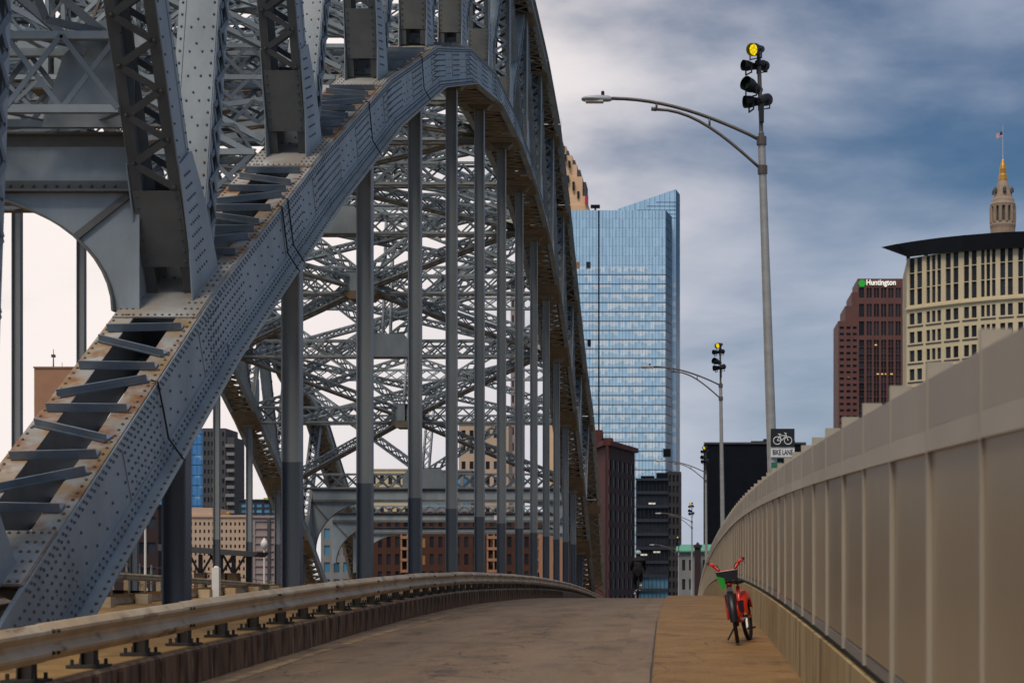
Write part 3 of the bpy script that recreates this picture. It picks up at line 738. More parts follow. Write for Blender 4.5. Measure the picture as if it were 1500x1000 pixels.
# latticed frame standing on the first portal girder, and the plates beside it
member('portal_lattice', (XN+.3, 24.6, EYE+7.15), (XF, 24.6, EYE+7.15), .9, 1.15, pitch=.8, bw=.075, ca=.11)
member('portal_lattice', (XN, 22.9, EYE+10.2), (XF, 22.9, EYE+10.2), .8, 1.0, pitch=.75, bw=.075, ca=.11)
for k in range(2):
    member('portal_brace', (XN-.2-k*3.4, 24.6, EYE+7.7), (XN-2.9-k*3.4, 23.0, EYE+10.0), .5, .55, (0,1,0), .6, bw=.10)
    member('portal_brace', (XN-3.2-k*3.4, 24.6, EYE+7.7), (XN-.6-k*3.4, 23.0, EYE+10.0), .5, .55, (0,1,0), .6, bw=.10)
m_ = MB().prism([(XN+.4,24.55,EYE+6.47),(XN-.95,24.55,EYE+6.47),(XN-.62,24.55,EYE+7.5),(XN-.1,24.55,EYE+8.0),(XN+.4,24.55,EYE+8.0)], (0,.02,0)); bpart(m_, 'portal_gusset', M['steel'])
for z, n_ in ((6.05, 0), (5.2, 1)):
    member('far_lattice', (XN, 129.5+4*n_, EYE+z), (XF, 129.5+4*n_, EYE+z), .5, .8, pitch=.9)
# floor beams and stringers under the deck carry the hangers
for i in range(0, 14):
    y = BD[i]; z = zr(y)-.16
    bpart(MB().box(-31, 2.2, y-.2, y+.2, z-1.1, z), 'floor_beam', M['steel'])

# ------------------------------------------------------------------ guardrails
WPROF = [(0,.155),(.02,.15),(.07,.10),(.075,.075),(.03,.02),(.03,-.02),(.075,-.075),(.07,-.10),(.02,-.15),(0,-.155)]
def guardrail(label, xf, side, ztop, d0, d1, post_sp, seg, pw, post_mat, base):
    g = empty('guardrail', label, 'guardrail', (xf(d0), d0, zr(d0)))
    inv = -g.location
    def put(mb, name, mt, par=None, smooth=False):
        o = mb.build(name, mt, par or g, smooth=smooth)
        if o and par is None: o.location = inv
        return o
    d = d0; k = 0
    while d < d1:
        e = min(d+seg, d1); mb = MB(); ns = 3; pr = [(a+(.004 if k % 2 else 0), b) for a, b in WPROF]
        back = [(a-.004, b) for a, b in pr[::-1]]
        full = pr+back; n = len(full)
        jz = random.uniform(-.008,.008); jx = random.uniform(-.012,.012)
        for s_ in range(ns+1):
            dd = d-.12+(e-d+.12)*s_/ns; wob = jx*math.sin(s_*1.7)
            for a, b in full: mb.v.append((xf(dd)+side*a+wob, dd, zr(dd)+ztop-.155+b+jz))
        for s_ in range(ns):
            for q in range(n): mb.f.append((s_*n+q, s_*n+(q+1) % n, (s_+1)*n+(q+1) % n, (s_+1)*n+q))
        mb.f.append(tuple(range(n))); mb.f.append(tuple(ns*n+q for q in range(n-1,-1,-1)))
        o = put(mb, 'rail_beam', M['rail'])
        bl = MB()
        for b in (.11,-.11):
            for q in (.05,.16): bl.rivet((xf(d+q)+side*.075, d+q, zr(d)+ztop-.155+b*.8), (side,0,0), (0,1,0), .02, .018)
        bl.build('splice_bolts', M['rail_post'], o, 'stuff')
        d = e; k += 1
    d = d0+.4
    while d < d1:
        z = zr(d); x = xf(d)-side*(.012+pw/2)
        mb = MB()
        if base:
            mb.box(x-pw/2, x-pw/2+.012, d-.06, d+.06, z+base, z+ztop-.02); mb.box(x+pw/2-.012, x+pw/2, d-.06, d+.06, z+base, z+ztop-.02); mb.box(x-pw/2+.012, x+pw/2-.012, d-.006, d+.006, z+base, z+ztop-.02)
            o = put(mb, 'rail_post', post_mat)
            bp = MB().box(x-.15, x+.15, d-.15, d+.15, z+base-.02, z+base+.022)
            for sx in (-.11,.11):
                for sy in (-.11,.11): bp.lathe([(.016,0),(.016,.05),(.001,.052)], (x+sx, d+sy, z+base+.02), 6)
            bp.build('base_plate', M['rail_post'], o)
        else:
            mb.box(x-pw/2, x+pw/2, d-.11, d+.11, z, z+ztop-.03); put(mb, 'rail_post', post_mat)
        d += post_sp
    return g
guardrail('weathered tan guardrail on low dark posts along the stained kerb', lambda d: xk(d)-.14, 1, .83, 6, 150, 1.42, 3.81, .12, M['rail_post'], .37)
guardrail('tan guardrail on thick blocks seen from behind beyond the hangers', lambda d: -9.5, -1, .56, 12, 150, 1.9, 3.81, .22, M['rail'], 0)
guardrail('distant tan guardrail along the far kerb of the bridge roadway', lambda d: -25.7, 1, 1.15, 40, 160, 2.4, 7.6, .22, M['rail'], 0)
# white marker post
t = empty('marker_post', 'short white marker post standing above the rear guardrail', 'marker', (-9.36, 34, zr(34)))
MB().box(-.07,.07,-.07,.07,0,.93).build('post', M['white'], t)
c = MB(); c.prism([(-.07,-.07,.93),(.07,-.07,.93),(.07,.07,.93),(-.07,.07,.93)], (0,0,.02)); c.lathe([(.06,.95),(.03,.985),(.002,.99)], n=4); c.build('cap', M['white'], t)

# ------------------------------------------------------------------ sound barrier wall
wall = empty('barrier_wall', 'tall tan panelled barrier wall on stained concrete beside the footway', 'wall', (XW, 3, zr(3)))
WI = -wall.location
def wput(mb, name, mt, par=None, kind=None):
    o = mb.build(name, mt, par or wall, kind)
    if o and par is None: o.location = WI
    return o
def skew(mb, x0, x1, d0, d1, za0, zb0, za1, zb1):
    return mb.hexa([(x0,d0,za0),(x1,d0,za0),(x1,d1,za1),(x0,d1,za1),(x0,d0,zb0),(x1,d0,zb0),(x1,d1,zb1),(x0,d1,zb1)])
PS = 1.45
d = 2.2; k = 0
while d < 225:
    e = d+PS; a, b = zr(d), zr(e); jx = random.uniform(-.006,.006)
    pn = wput(skew(MB(), XW+.016+jx, XW+.06+jx, d+.019, e-.019, a+.80, a+2.00, b+.80, b+2.00), 'panel', M['panel'])
    cp = MB(); skew(cp, XW+.002, XW+.10, d+.02, e-.02, a+2.08, a+2.31, b+2.08, b+2.31)
    cp.hexa([(XW+.002,d+.02,a+2.08),(XW+.10,d+.02,a+2.08),(XW+.10,e-.02,b+2.08),(XW+.002,e-.02,b+2.08),(XW-.008,d+.02,a+1.97),(XW+.10,d+.02,a+1.97),(XW+.10,e-.02,b+1.97),(XW-.008,e-.02,b+1.97)][4:]+[(XW+.002,d+.02,a+2.079),(XW+.10,d+.02,a+2.079),(XW+.10,e-.02,b+2.079),(XW+.002,e-.02,b+2.079)])
    wput(cp, 'cap', M['cap'])
    z = zr(d)
    wput(MB().box(XW-.004, XW+.12, d-.019, d+.019, z+.72, z+2.39), 'wall_post', M['wpost'])
    lr = MB(); skew(lr, XW+.015, XW+.12, d+.046, e-.046, a+.715, a+.79, b+.715, b+.79); wput(lr, 'lower_rail', M['lowrail'])
    d = e; k += 1
d = 2.2; k = 0
while d < 225:                                            # cast lengths of the parapet, open joints between
    e = d+PS*2; pb = MB(); ns = 2
    for s_ in range(ns):
        u0, u1 = d+.008+(e-d-.016)*s_/ns, d+.008+(e-d-.016)*(s_+1)/ns
        skew(pb, XW, XW+.3, u0, u1, zr(u0)-.1, zr(u0)+.655, zr(u1)-.1, zr(u1)+.655)
    wput(pb, 'parapet_block', M['parapet']); d = e
br = MB()
for s_ in range(75):
    u0, u1 = 2.2+3*s_, 5.2+3*s_; skew(br, XW+.05, XW+.28, u0, u1, zr(u0)+.655, zr(u0)+.712, zr(u1)+.655, zr(u1)+.712)
wput(br, 'bearing_strip', M['rail_post'])

# ------------------------------------------------------------------ street lamps with floodlights
def floodlight(par, loc, aim, r, ln, lens):
    a = V(aim).normalized(); p = V(loc)
    b = MB(); b.tube([p-a*ln*.62, p-a*ln*.6, p-a*ln*.2, p+a*ln*.05, p+a*ln*.4], [r*.35, r*.55, r*.75, r, r*1.04], 14, caps=False)
    b.v.append(tuple(p-a*ln*.62)); c0 = len(b.v)-1
    for k in range(14): b.f.append((k, c0, (k+1) % 14))
    o = b.build('floodlight', M['black'], par)
    l_ = MB().tube([p+a*ln*.10, p+a*ln*.13, p+a*ln*.16], [r*.95, r*.93, r*.6], 14); l_.build('lens', lens, o)
    s = a.cross(V((0,0,1))).normalized(); y = MB()
    y.tube([p+s*r*1.05, p+s*r*1.08-V((0,0,r*1.5)), p-s*r*1.08-V((0,0,r*1.5)), p-s*r*1.05], .018, 6); y.build('yoke', M['black'], o)
def lamp(loc, lean, label, sc=1.0, far=False):
    L_ = empty('street_lamp', label, 'street lamp', loc, 0, 'lamp posts behind the barrier wall')
    X0 = 0; H = 9.30
    tx = -math.tan(R(lean))
    P = lambda z: V((tx*(z-2), 0, z))
    o = MB().tube([P(0), P(.05), P(4), P(H-.15), P(H)], [.13,.105,.095,.072,.07], 14).build('pole', M['pole'], L_, smooth=True)
    MB().lathe([(.19,0),(.19,.03),(.12,.05),(.12,.18)], n=12).build('base_flange', M['pole'], L_)
    for z in (H-.05, H-.61): q = P(z); MB().tube([q-V((0,0,.08)), q+V((0,0,.08))], .095, 12).build('collar', M['arm'], L_)
    # curved twin arm
    top = []; low = []
    E_ = P(H-.05); Fz = P(H-.62)
    for k in range(13):
        f = k/12; top.append(E_+V((-2.9*f, 0, .82*math.sin(f*math.pi*.5)**.92)))
    for k in range(11):
        f = k/10; low.append(Fz+V((-2.05*f, 0, 1.18*(math.sin(f*math.pi*.5))**1.0)))
    ar = MB().tube(top, .034, 8); ar.tube(low, .030, 8)
    for k in (4, 9): 
        a = low[min(10, round((2.9*k/12)/2.05*10))]; ar.tube([a, V((a.x, 0, lerp([(-p.x, p.z) for p in top], -a.x)))], .024, 6)
    ar.tube([low[-1], low[-1]+V((-.1,0,.01))], .04, 8)
    ar.build('arm', M['arm'], L_, smooth=True)
    e = top[-1]
    hd = MB(); prof = [(-.0,.045,.05),(-.06,.07,.075),(-.25,.11,.085),(-.42,.14,.075),(-.54,.11,.05),(-.58,.05,.03)]
    pts = []
    for dx, wy, hz in prof:
        for k in range(10):
            an = 2*math.pi*k/10; pts.append((e.x+dx, wy*math.cos(an), e.z-.02+hz*math.sin(an)*(1 if math.sin(an) > 0 else .55)))
    hd.v = pts
    for i in range(len(prof)-1):
        for k in range(10): hd.f.append((i*10+k, i*10+(k+1) % 10, (i+1)*10+(k+1) % 10, (i+1)*10+k))
    hd.f.append(tuple(range(9,-1,-1))); hd.f.append(tuple((len(prof)-1)*10+k for k in range(10)))
    h = hd.build('lamp_head', M['lampglass'], L_, smooth=True)
    MB().lathe([(.032,0),(.035,.05),(.028,.085),(.005,.09)], (e.x-.17, 0, e.z+.055), 10).build('photocell', M['black'], h)
    MB().box(e.x-.5, e.x-.16, -.09, .09, e.z-.076, e.z-.055).build('diffuser', M['white'], h)
    # floodlight mast
    q = P(H); q2 = P(H+1.75)
    MB().tube([q, P(H+.1), P(H+.12), q2], [.055,.055,.042,.042], 10).build('mast', M['arm'], L_)
    # the two rows of spotlights
    floodlight(L_, P(H+1.66)+V((-.06,-.12,.02)), (-.55,-.9,-.30), .118, .42, M['lens_on'])
    floodlight(L_, P(H+1.42)+V((-.20,.0,-.02)), (-.9,-.5,-.05), .10, .32, M['lens'])
    floodlight(L_, P(H+1.40)+V((.06,.10,.05)), (.5,.9,.05), .10, .34, M['lens'])
    floodlight(L_, P(H+.98)+V((-.17,-.10,.0)), (-.75,-.7,.20), .135, .42, M['lens'])
    floodlight(L_, P(H+.74)+V((-.17,.05,-.02)), (-.9,-.3,-.1), .115, .36, M['lens'])
    floodlight(L_, P(H+.76)+V((.08,.08,.0)), (.5,.8,.3), .115, .36, M['lens'])
    MB().box(-.02+P(H+.45).x, .06+P(H+.45).x, -.09, .03, H+.30, H+.66).build('junction_box', M['black'], L_)
    return L_
for (x, dd, lean, lab) in (
    (1.70, 33.0, 1.9, 'tall grey lamp post with twin arm, floodlights and bike lane sign'),
    (1.60, 74.0, .8, 'twin armed lamp post with floodlights, next after the bike lane sign'),
    (1.40, 118.0, .3, 'lamp post in front of the black building, yellow light at top'),
    (.55, 162.0, 0, 'small distant lamp post beside the green roofed stone building'),
    (-.9, 205.0, 0, 'farthest thin lamp post standing before the dark glass office block')):
    lamp((x, dd, zr(dd)-.05), lean, lab)

# ------------------------------------------------------------------ bike lane sign
def text_mesh(body, size, mt, depth=.002, bold=0.0):
    cu = bpy.data.curves.new('lettering', 'FONT'); cu.body = body; cu.size = size; cu.extrude = depth; cu.align_x = 'CENTER'; cu.align_y = 'CENTER'; cu.offset = bold
    tmp = bpy.data.objects.new('lettering', cu); col.objects.link(tmp)
    dg = bpy.context.evaluated_depsgraph_get(); me = bpy.data.meshes.new_from_object(tmp.evaluated_get(dg))
    bpy.data.objects.remove(tmp); me.materials.clear(); me.materials.append(mt); return me
sx, sy = 1.86, 32.88
sg = empty('bike_lane_sign', 'black and white bike lane sign with bicycle symbol on lamp post', 'sign', (sx, sy, EYE+2.30))
bp = MB().prism([(x, 0, z) for x, z in ((-.23,.205),(.23,.205),(.23,.56),(-.23,.56))], (0,.004,0)); bp.build('symbol_panel', M['signblack'], sg)
MB().box(-.228,.228,0,.004,0,.20).build('text_panel', M['signwhite'], sg)
bo = MB()
for a, b in (((-.217,.01),(.217,.01)),((-.217,.19),(.217,.19))): bo.bar((a[0],-.001,a[1]),(b[0],-.001,b[1]),.002,.008,(0,0,1))
bo.build('border', M['signblack'], sg)
tm = link('lettering', text_mesh('BIKE LANE', .112, M['signblack'], .0015, .002), sg); tm.location = (0,-.003,.10); tm.rotation_euler = (R(90),0,0); tm.scale = (.74, 1.25, 1)
sb = MB(); wy = -.003
for cx in (-.105, .105): sb.ring((cx, wy, .33), (0,1,0), .072, .008, 24, 6)
J = {'r':(-.105,.33),'f':(.105,.33),'bb':(-.02,.33),'st':(-.055,.425),'ht':(.07,.43),'sd':(-.062,.452),'hb':(.06,.465)}
for a, b in (('r','bb'),('bb','ht'),('st','ht'),('st','bb'),('st','r'),('ht','f'),('st','sd'),('ht','hb')):
    sb.bar((J[a][0],wy,J[a][1]),(J[b][0],wy,J[b][1]),.006,.014,(0,0,1))
sb.bar((-.09,wy,.456),(-.03,wy,.456),.006,.014,(0,0,1)); sb.bar((.03,wy,.48),(.075,wy,.466),.006,.014,(0,0,1))
sb.build('bicycle_symbol', M['signwhite'], sg)
br = MB().box(-.20,-.06,.004,.03,.1,.13); br.box(-.20,-.06,.004,.03,.42,.45); br.build('bracket', M['pole'], sg)
s2 = empty('small_green_sign', 'small green plate on the lamp post under the bike sign', 'sign', (1.74, 32.86, EYE+2.02))
MB().box(-.10,.10,0,.004,0,.19).build('plate', M['signgreen'], s2); MB().box(-.07,.07,.004,.03,.08,.11).build('bracket', M['pole'], s2)

# ------------------------------------------------------------------ red share bike
bk = empty('parked_bicycle', 'red and green hire bicycle with black basket parked by the wall', 'bicycle', (.75, 22.5, zr(22.5)+.10))
hd_ = math.atan2(.27, -1.08)                                   # travel direction, towards the viewer
bk.rotation_euler = (R(9), 0, math.atan2(-1.08, -.22))        # local +x is forward, leans on its stand
# local frame: x forward, y left, z up
WR = .325
def wheel(par, cx, cy=0, turn=0.0):
    ax = V((-math.sin(turn), math.cos(turn), 0)); c = V((cx, cy, WR))
    h = MB().tube([c-ax*.05, c+ax*.05], .03, 10); w_ = h.build('wheel', M['chrome'], par)
    MB().ring(c, ax, WR-.027, .027, 32, 10).build('tyre', M['rubber'], w_, smooth=True)
    MB().ring(c, ax, WR-.062, .014, 32, 8).build('rim', M['black'], w_, smooth=True)
    sp = MB(); e1 = V((math.cos(turn), math.sin(turn), 0))
    for k in range(16):
        an = 2*math.pi*k/16; sp.tube([c+ax*(.03 if k % 2 else -.03), c+(e1*math.cos(an)+V((0,0,1))*math.sin(an))*(WR-.07)], .0022, 4)
    sp.build('spokes', M['chrome'], w_, 'stuff'); return w_
wheel(bk, -.54); TR = R(10); FX = V((math.cos(TR), math.sin(TR), 0)); FY = V((-math.sin(TR), math.cos(TR), 0))
hdx = V((.40, 0, .62)); fc = hdx+FX*.17+V((0,0,WR-.62)); wheel(bk, fc.x, fc.y, TR)
fr = MB(); fr.tube([(.42,0,.66),(.36,0,.52),(.18,0,.38),(-.05,0,.31),(-.12,0,.30)], [.036,.044,.052,.052,.045], 12)
fr.tube([(-.12,0,.30),(-.20,0,.55),(-.25,0,.74)], [.034,.028,.026], 10)
for s_ in (-1, 1): fr.tube([(-.12,s_*.03,.30),(-.54,s_*.07,WR)], .016, 8); fr.tube([(-.20,s_*.025,.56),(-.54,s_*.07,WR)], .014, 8)
fr.tube([(.43,0,.60),(.385,0,.86)], .034, 12); fr.build('frame', M['red'], bk, smooth=True)
rf = MB()                                                        # broad red rear fender with skirt
for k in range(13):
    a = R(20+150*k/12); rr = WR+.035
    for yy, rq in ((-.075,rr-.13),(-.062,rr-.01),(0,rr+.012),(.062,rr-.01),(.075,rr-.13)): rf.v.append((-.54-rq*math.cos(a), yy, WR+rq*math.sin(a)))
for k in range(12):
    for j in range(4): rf.f.append((k*5+j, k*5+j+1, (k+1)*5+j+1, (k+1)*5+j))
rf.build('rear_fender', M['red'], bk, smooth=True)
fk = MB()
for s_ in (-1, 1): fk.tube([hdx+FY*s_*.055, hdx+FY*s_*.065+FX*.07-V((0,0,.15)), fc+FY*s_*.07], [.022,.02,.016], 8)
fk.tube([hdx+FY*.075, hdx-FY*.075], .026, 8); fk.build('fork', M['red'], bk, smooth=True)
ff = MB()
for k in range(11):
    a = R(-8+160*k/10); rr = WR+.03
    for yy, rq in ((-.052,rr-.06),(-.042,rr),(.042,rr),(.052,rr-.06)):
        q = fc+FX*(rq*math.cos(a))+FY*yy+V((0,0,rq*math.sin(a))); ff.v.append(tuple(q))
for k in range(10):
    for j in range(3): ff.f.append((k*4+j, k*4+j+1, (k+1)*4+j+1, (k+1)*4+j))
ff.build('front_fender', M['black'], bk, smooth=True)
hb = MB(); s0 = V((.385,0,.86)); s1 = V((.36,0,.93))
hb.tube([s0, s1], .026, 10)
hb.tube([s1+FY*.215-FX*.16+V((0,0,.15)), s1+FY*.18-FX*.03+V((0,0,.12)), s1+FY*.08+V((0,0,.01)), s1-FY*.08+V((0,0,.01)), s1-FY*.18-FX*.03+V((0,0,.12)), s1-FY*.215-FX*.16+V((0,0,.15))], .022, 10)
h = hb.build('handlebar', M['red'], bk, smooth=True)
for s_ in (-1, 1):
    a = s1+FY*s_*.208-FX*.12+V((0,0,.148)); b = s1+FY*s_*.235-FX*.26+V((0,0,.155)); MB().tube([a, b], .021, 10).build('grip', M['rubber'], h)
    MB().tube([a+V((0,0,-.02)), a+FX*.03+FY*s_*.03+V((0,0,-.04)), b+FX*.02+FY*s_*.01+V((0,0,-.06))], .008, 6).build('brake_lever', M['chrome'], h)
bs = MB(); bc = hdx+FX*.15+V((0,0,.17))
def bq(u, v, z): return bc+FX*u*.85+FY*v*.72+V((0,0,z*.85))
for z, g_ in ((.0,.80),(.06,.87),(.12,.94),(.17,1.0)):
    ring_ = [bq(.15*g_,.19*g_,z), bq(.15*g_,-.19*g_,z), bq(-.13*g_,-.19*g_,z), bq(-.13*g_,.19*g_,z)]
    for k in range(4): bs.tube([ring_[k], ring_[(k+1) % 4]], .010, 6)
for k in range(9):
    f = -1+2*k/8
    bs.tube([bq(.12,.152*f,0), bq(.15,.19*f,.17)], .007, 5); bs.tube([bq(-.104,.152*f,0), bq(-.13,.19*f,.17)], .007, 5)
for k in range(6):
    f = -1+2*k/5
    for s_ in (-1, 1): bs.tube([bq(.008+.112*f,s_*.152,0), bq(.01+.14*f,s_*.19,.17)], .007, 5)
bs.hexa([bq(-.104,-.152,-.012), bq(.12,-.152,-.012), bq(.12,.152,-.012), bq(-.104,.152,-.012), bq(-.104,-.152,0), bq(.12,-.152,0), bq(.12,.152,0), bq(-.104,.152,0)])
bk_ = bs.build('basket', M['black'], bk)
gp = MB(); gp.hexa([bq(.155,-.17,.02), bq(.163,-.17,.02), bq(.163,.17,.02), bq(.155,.17,.02), bq(.158,-.19,.155), bq(.166,-.19,.155), bq(.166,.19,.155), bq(.158,.19,.155)]); gp.build('basket_panel', M['black'], bk_)
gp = MB(); gp.prism([bq(.172,-.20,.12), bq(.172,-.06,.07), bq(.16,-.06,-.08), bq(.16,-.13,-.10)], FX*.012); gp.build('side_panel', M['green'], bk_)
lp = MB().tube([hdx+FX*.06+V((0,0,-.02)), hdx+FX*.085+V((0,0,-.10))], [.04,.034], 10); lp.build('lock_cover', M['green'], bk)
MB().tube([hdx+FX*.10+V((0,0,.08)), hdx+FX*.15+V((0,0,.08))], [.03,.036], 10).build('headlight', M['white'], bk)
sd_ = MB(); prof = [(-.42,.03),(-.40,.085),(-.32,.10),(-.24,.07),(-.15,.03),(-.12,.015)]
for x_, w_ in prof:
    for k in range(8): an = 2*math.pi*k/8; sd_.v.append((x_, w_*math.cos(an), .80+.028*math.sin(an)))
for i in range(len(prof)-1):
    for k in range(8): sd_.f.append((i*8+k, i*8+(k+1) % 8, (i+1)*8+(k+1) % 8, (i+1)*8+k))
sd_.f += [tuple(range(7,-1,-1)), tuple(40+k for k in range(8))]
s_o = sd_.build('saddle', M['black'], bk, smooth=True); MB().tube([(-.25,0,.72),(-.27,0,.79)], .014, 8).build('seat_post', M['chrome'], s_o)
cr = MB().tube([(-.12,-.07,.30),(-.12,.07,.30)], .022, 10); cr.bar((-.12,.075,.30),(-.02,.085,.17),.014,.024,(0,1,0)); cr.bar((-.12,-.075,.30),(-.22,-.085,.43),.014,.024,(0,1,0))
co = cr.build('crank', M['chrome'], bk)
MB().ring((-.12,-.055,.30),(0,1,0),.075,.012,24,6).build('chainring', M['black'], co)
for y_, x_, z_ in ((.14,-.02,.17),(-.14,-.22,.43)): MB().box(x_-.045,x_+.045,y_-.05,y_+.05,z_-.012,z_+.012).build('pedal', M['black'], co)
MB().tube([(-.10,-.04,.29),(-.02,-.20,.055)], .012, 8).build('kickstand', M['black'], bk)
MB().box(-.30,-.12,-.05,.05,.40,.55).build('battery_box', M['black'], bk)
for s_ in (-1, 1):
    MB().tube([s1+FY*s_*.19-FX*.05+V((0,0,.12)), s1+FY*s_*.12+FX*.10+V((0,0,.10)), s1+FY*s_*.04+FX*.10-V((0,0,.10)), hdx+FX*.05-V((0,0,.05))], .006, 6).build('brake_cable', M['black'], bk)

# ------------------------------------------------------------------ cyclist riding away
def bare_bicycle(name, label, loc, rz):
    b = empty(name, label, 'bicycle', loc, rz)
    for x_ in (-.52, .52):
        h_ = MB().tube([(x_,-.04,.34),(x_,.04,.34)], .025, 8).build('wheel', M['chrome'], b)
        MB().ring((x_,0,.34),(0,1,0),.32,.021,28,8).build('tyre', M['rubber'], h_, smooth=True)
        s_ = MB()
        for k in range(12): an = k*math.pi/6; s_.tube([(x_,0,.34),(x_+.31*math.cos(an),0,.34+.31*math.sin(an))], .003, 4)
        s_.build('spokes', M['chrome'], h_, 'stuff')
    f = MB()
    for a, c in (((-.52,0,.34),(-.08,0,.30)),((-.08,0,.30),(-.22,0,.86)),((-.2,0,.78),(.36,0,.82)),((-.08,0,.30),(.38,0,.74)),((.35,0,.9),(.52,0,.34)),((-.2,0,.78),(-.52,0,.34))): f.tube([a, c], .018, 8)
    f.build('frame', M['black'], b)
    h_ = MB().tube([(.35,0,.9),(.34,0,1.0)], .014, 8); h_.tube([(.40,.29,1.0),(.37,.14,1.02),(.34,0,1.0),(.37,-.14,1.02),(.40,-.29,1.0)], .014, 8); h_.build('handlebar', M['black'], b)
    MB().tube([(-.38,0,.93),(-.30,0,.93),(-.12,0,.92)], [.08,.075,.02], 10).build('saddle', M['black'], b)
    c_ = MB().tube([(-.08,-.09,.30),(-.08,.09,.30)], .02, 8); c_.bar((-.08,.09,.30),(-.02,.10,.14),.014,.024,(0,1,0)); c_.bar((-.08,-.09,.30),(-.14,-.10,.46),.014,.024,(0,1,0)); co = c_.build('crank', M['chrome'], b)
    for y_, x_, z_ in ((.15,-.02,.14),(-.15,-.14,.46)): MB().box(x_-.045,x_+.045,y_-.045,y_+.045,z_-.012,z_+.012).build('pedal', M['black'], co)
    return b
CY = (-1.86, 66.0, zr(66.0)); CR = R(90)
bare_bicycle('ridden_bicycle', 'dark bicycle ridden along the road by the helmeted cyclist', CY, CR)
pr = empty('person', 'cyclist in black clothes, backpack and pale helmet riding away', 'person', CY, CR)
def skinmesh(name, mt, verts, edges, rad, parent, sub=2):
    me = bpy.data.meshes.new(name); me.from_pydata(verts, edges, []); me.update()
    o = bpy.data.objects.new(name, me); col.objects.link(o)
    sk = o.modifiers.new('skin', 'SKIN'); sk.use_smooth_shade = True
    for i, r_ in enumerate(rad):
        r2 = r_ if isinstance(r_, tuple) else (r_, r_); me.skin_vertices[0].data[i].radius = r2
        me.skin_vertices[0].data[i].use_root = (i == 0)
    ss = o.modifiers.new('sub', 'SUBSURF'); ss.levels = sub; ss.render_levels = sub
    dg = bpy.context.evaluated_depsgraph_get(); m2 = bpy.data.meshes.new_from_object(o.evaluated_get(dg)); bpy.data.objects.remove(o)
    m2.materials.clear(); m2.materials.append(mt); return link(name, m2, parent)
# pelvis at the saddle; left foot on the low pedal, right foot on the high one
bv = [(-.28,0,.99),(-.22,0,1.15),(-.10,0,1.34),(-.02,0,1.47),(.03,0,1.55),(.07,0,1.63),(.09,0,1.73),
      (-.04,.19,1.44),(.10,.26,1.20),(.36,.26,1.06),(-.04,-.19,1.44),(.10,-.26,1.20),(.36,-.26,1.06),
      (-.24,.10,.95),(.10,.11,.60),(-.06,.12,.22),(.06,.13,.17),(-.24,-.10,.95),(.16,-.11,.84),(-.18,-.12,.53),(-.06,-.13,.49)]
be = [(0,1),(1,2),(2,3),(3,4),(4,5),(5,6),(3,7),(7,8),(8,9),(3,10),(10,11),(11,12),(0,13),(13,14),(14,15),(15,16),(0,17),(17,18),(18,19),(19,20)]
brd = [(.17,.20),(.15,.20),(.15,.22),(.12,.19),.065,.09,.085,.10,.07,.045,.10,.07,.045,.12,.09,.06,.05,.12,.09,.06,.05]
skinmesh('body', M['cloth'], bv, be, brd, pr)
hl = MB(); hl.lathe([(.118,0),(.125,.03),(.118,.08),(.085,.13),(.03,.155),(.002,.157)], (.085,0,1.70), 14); hl.build('helmet', M['helmet'], pr, smooth=True)
bpk = MB(); bpk.prism([(-.25,-.15,1.06),(-.25,.15,1.06),(-.27,.16,1.3),(-.16,.13,1.48),(-.16,-.13,1.48),(-.27,-.16,1.3)], (.13,0,.03)); bpk.build('backpack', M['cloth'], pr)
for s_, k0 in ((1, (.10,.11,.60)), (-1, (.16,-.11,.84))):
    kz = k0; ank = (-.06,.12,.22) if s_ > 0 else (-.18,-.12,.53)
    MB().tube([V(kz).lerp(V(ank),.28), V(kz).lerp(V(ank),.55), ank], [.072,.066,.05], 10).build('bare_calf', M['skin'], pr, smooth=True)
    a = V(ank); MB().tube([a+V((-.07,0,-.04)), a+V((.02,0,-.045)), a+V((.14,0,-.06)), a+V((.18,0,-.065))], [.045,.052,.045,.02], 8).build('shoe', M['signwhite'], pr, smooth=True)
    for q in range(5):
        a = V((.37, s_*(.235+.015*q), 1.035)); MB().tube([a+V((-.02,0,.015)), a+V((.03,0,.02)), a+V((.05,0,-.01)), a+V((.03,0,-.03))], .009, 6).build('finger', M['skin'], pr)

# ------------------------------------------------------------------ things beyond the far rib
sh = empty('shelter', 'open timber shelter with slanting grey roof beyond the far arch', 'shelter', (-29.6, 108, zr(108)+.37))
MB().prism([(-3.4,-1.4,3.35),(2.9,-1.4,2.85),(2.6,-1.4,2.55),(-3.4,-1.4,2.95)], (0,2.8,0)).build('roof', M['bt_greyd'], sh)
for x_ in (-1.1, .2, 1.0):
    MB().box(x_-.33,x_+.33,-.4,.3,0,1.55).build('column', M['wood'], sh)
    q = MB().bar((x_,-.1,1.55),(x_,-.1,2.72),.22,.22); q.bar((x_+.1,-.1,1.6),(x_+.75,-.1,2.68),.12,.12); q.bar((x_-.1,-.1,1.6),(x_-.7,-.1,2.75),.12,.12); q.build('bracket', M['bt_greyd'], sh)
gl = None
for x_, y_, lab in ((-28.9, 113, 'white globe lamp on a pale post beside the timber shelter'), (-30.1, 95, 'pale lamp post behind the base of the arch'), (-30.4, 123, 'pale globe lamp post standing farther along the far railing')):
    g_ = empty('globe_lamp', lab, 'street lamp', (x_, y_, zr(y_)+.37), 0, 'globe lamps on the far footway')
    MB().tube([(0,0,0),(0,0,.3),(0,0,.32),(0,0,3.8)], [.16,.14,.075,.06], 10).build('pole', M['white'], g_)
    MB().lathe([(.10,3.8),(.2,3.95),(.26,4.15),(.22,4.35),(.1,4.5),(.03,4.62)], n=14).build('globe', M['white'], g_, smooth=True)
rl = empty('railing', 'pale post and rail fence along the far edge of bridge', 'fence', (-31.2, 60, zr(60)))
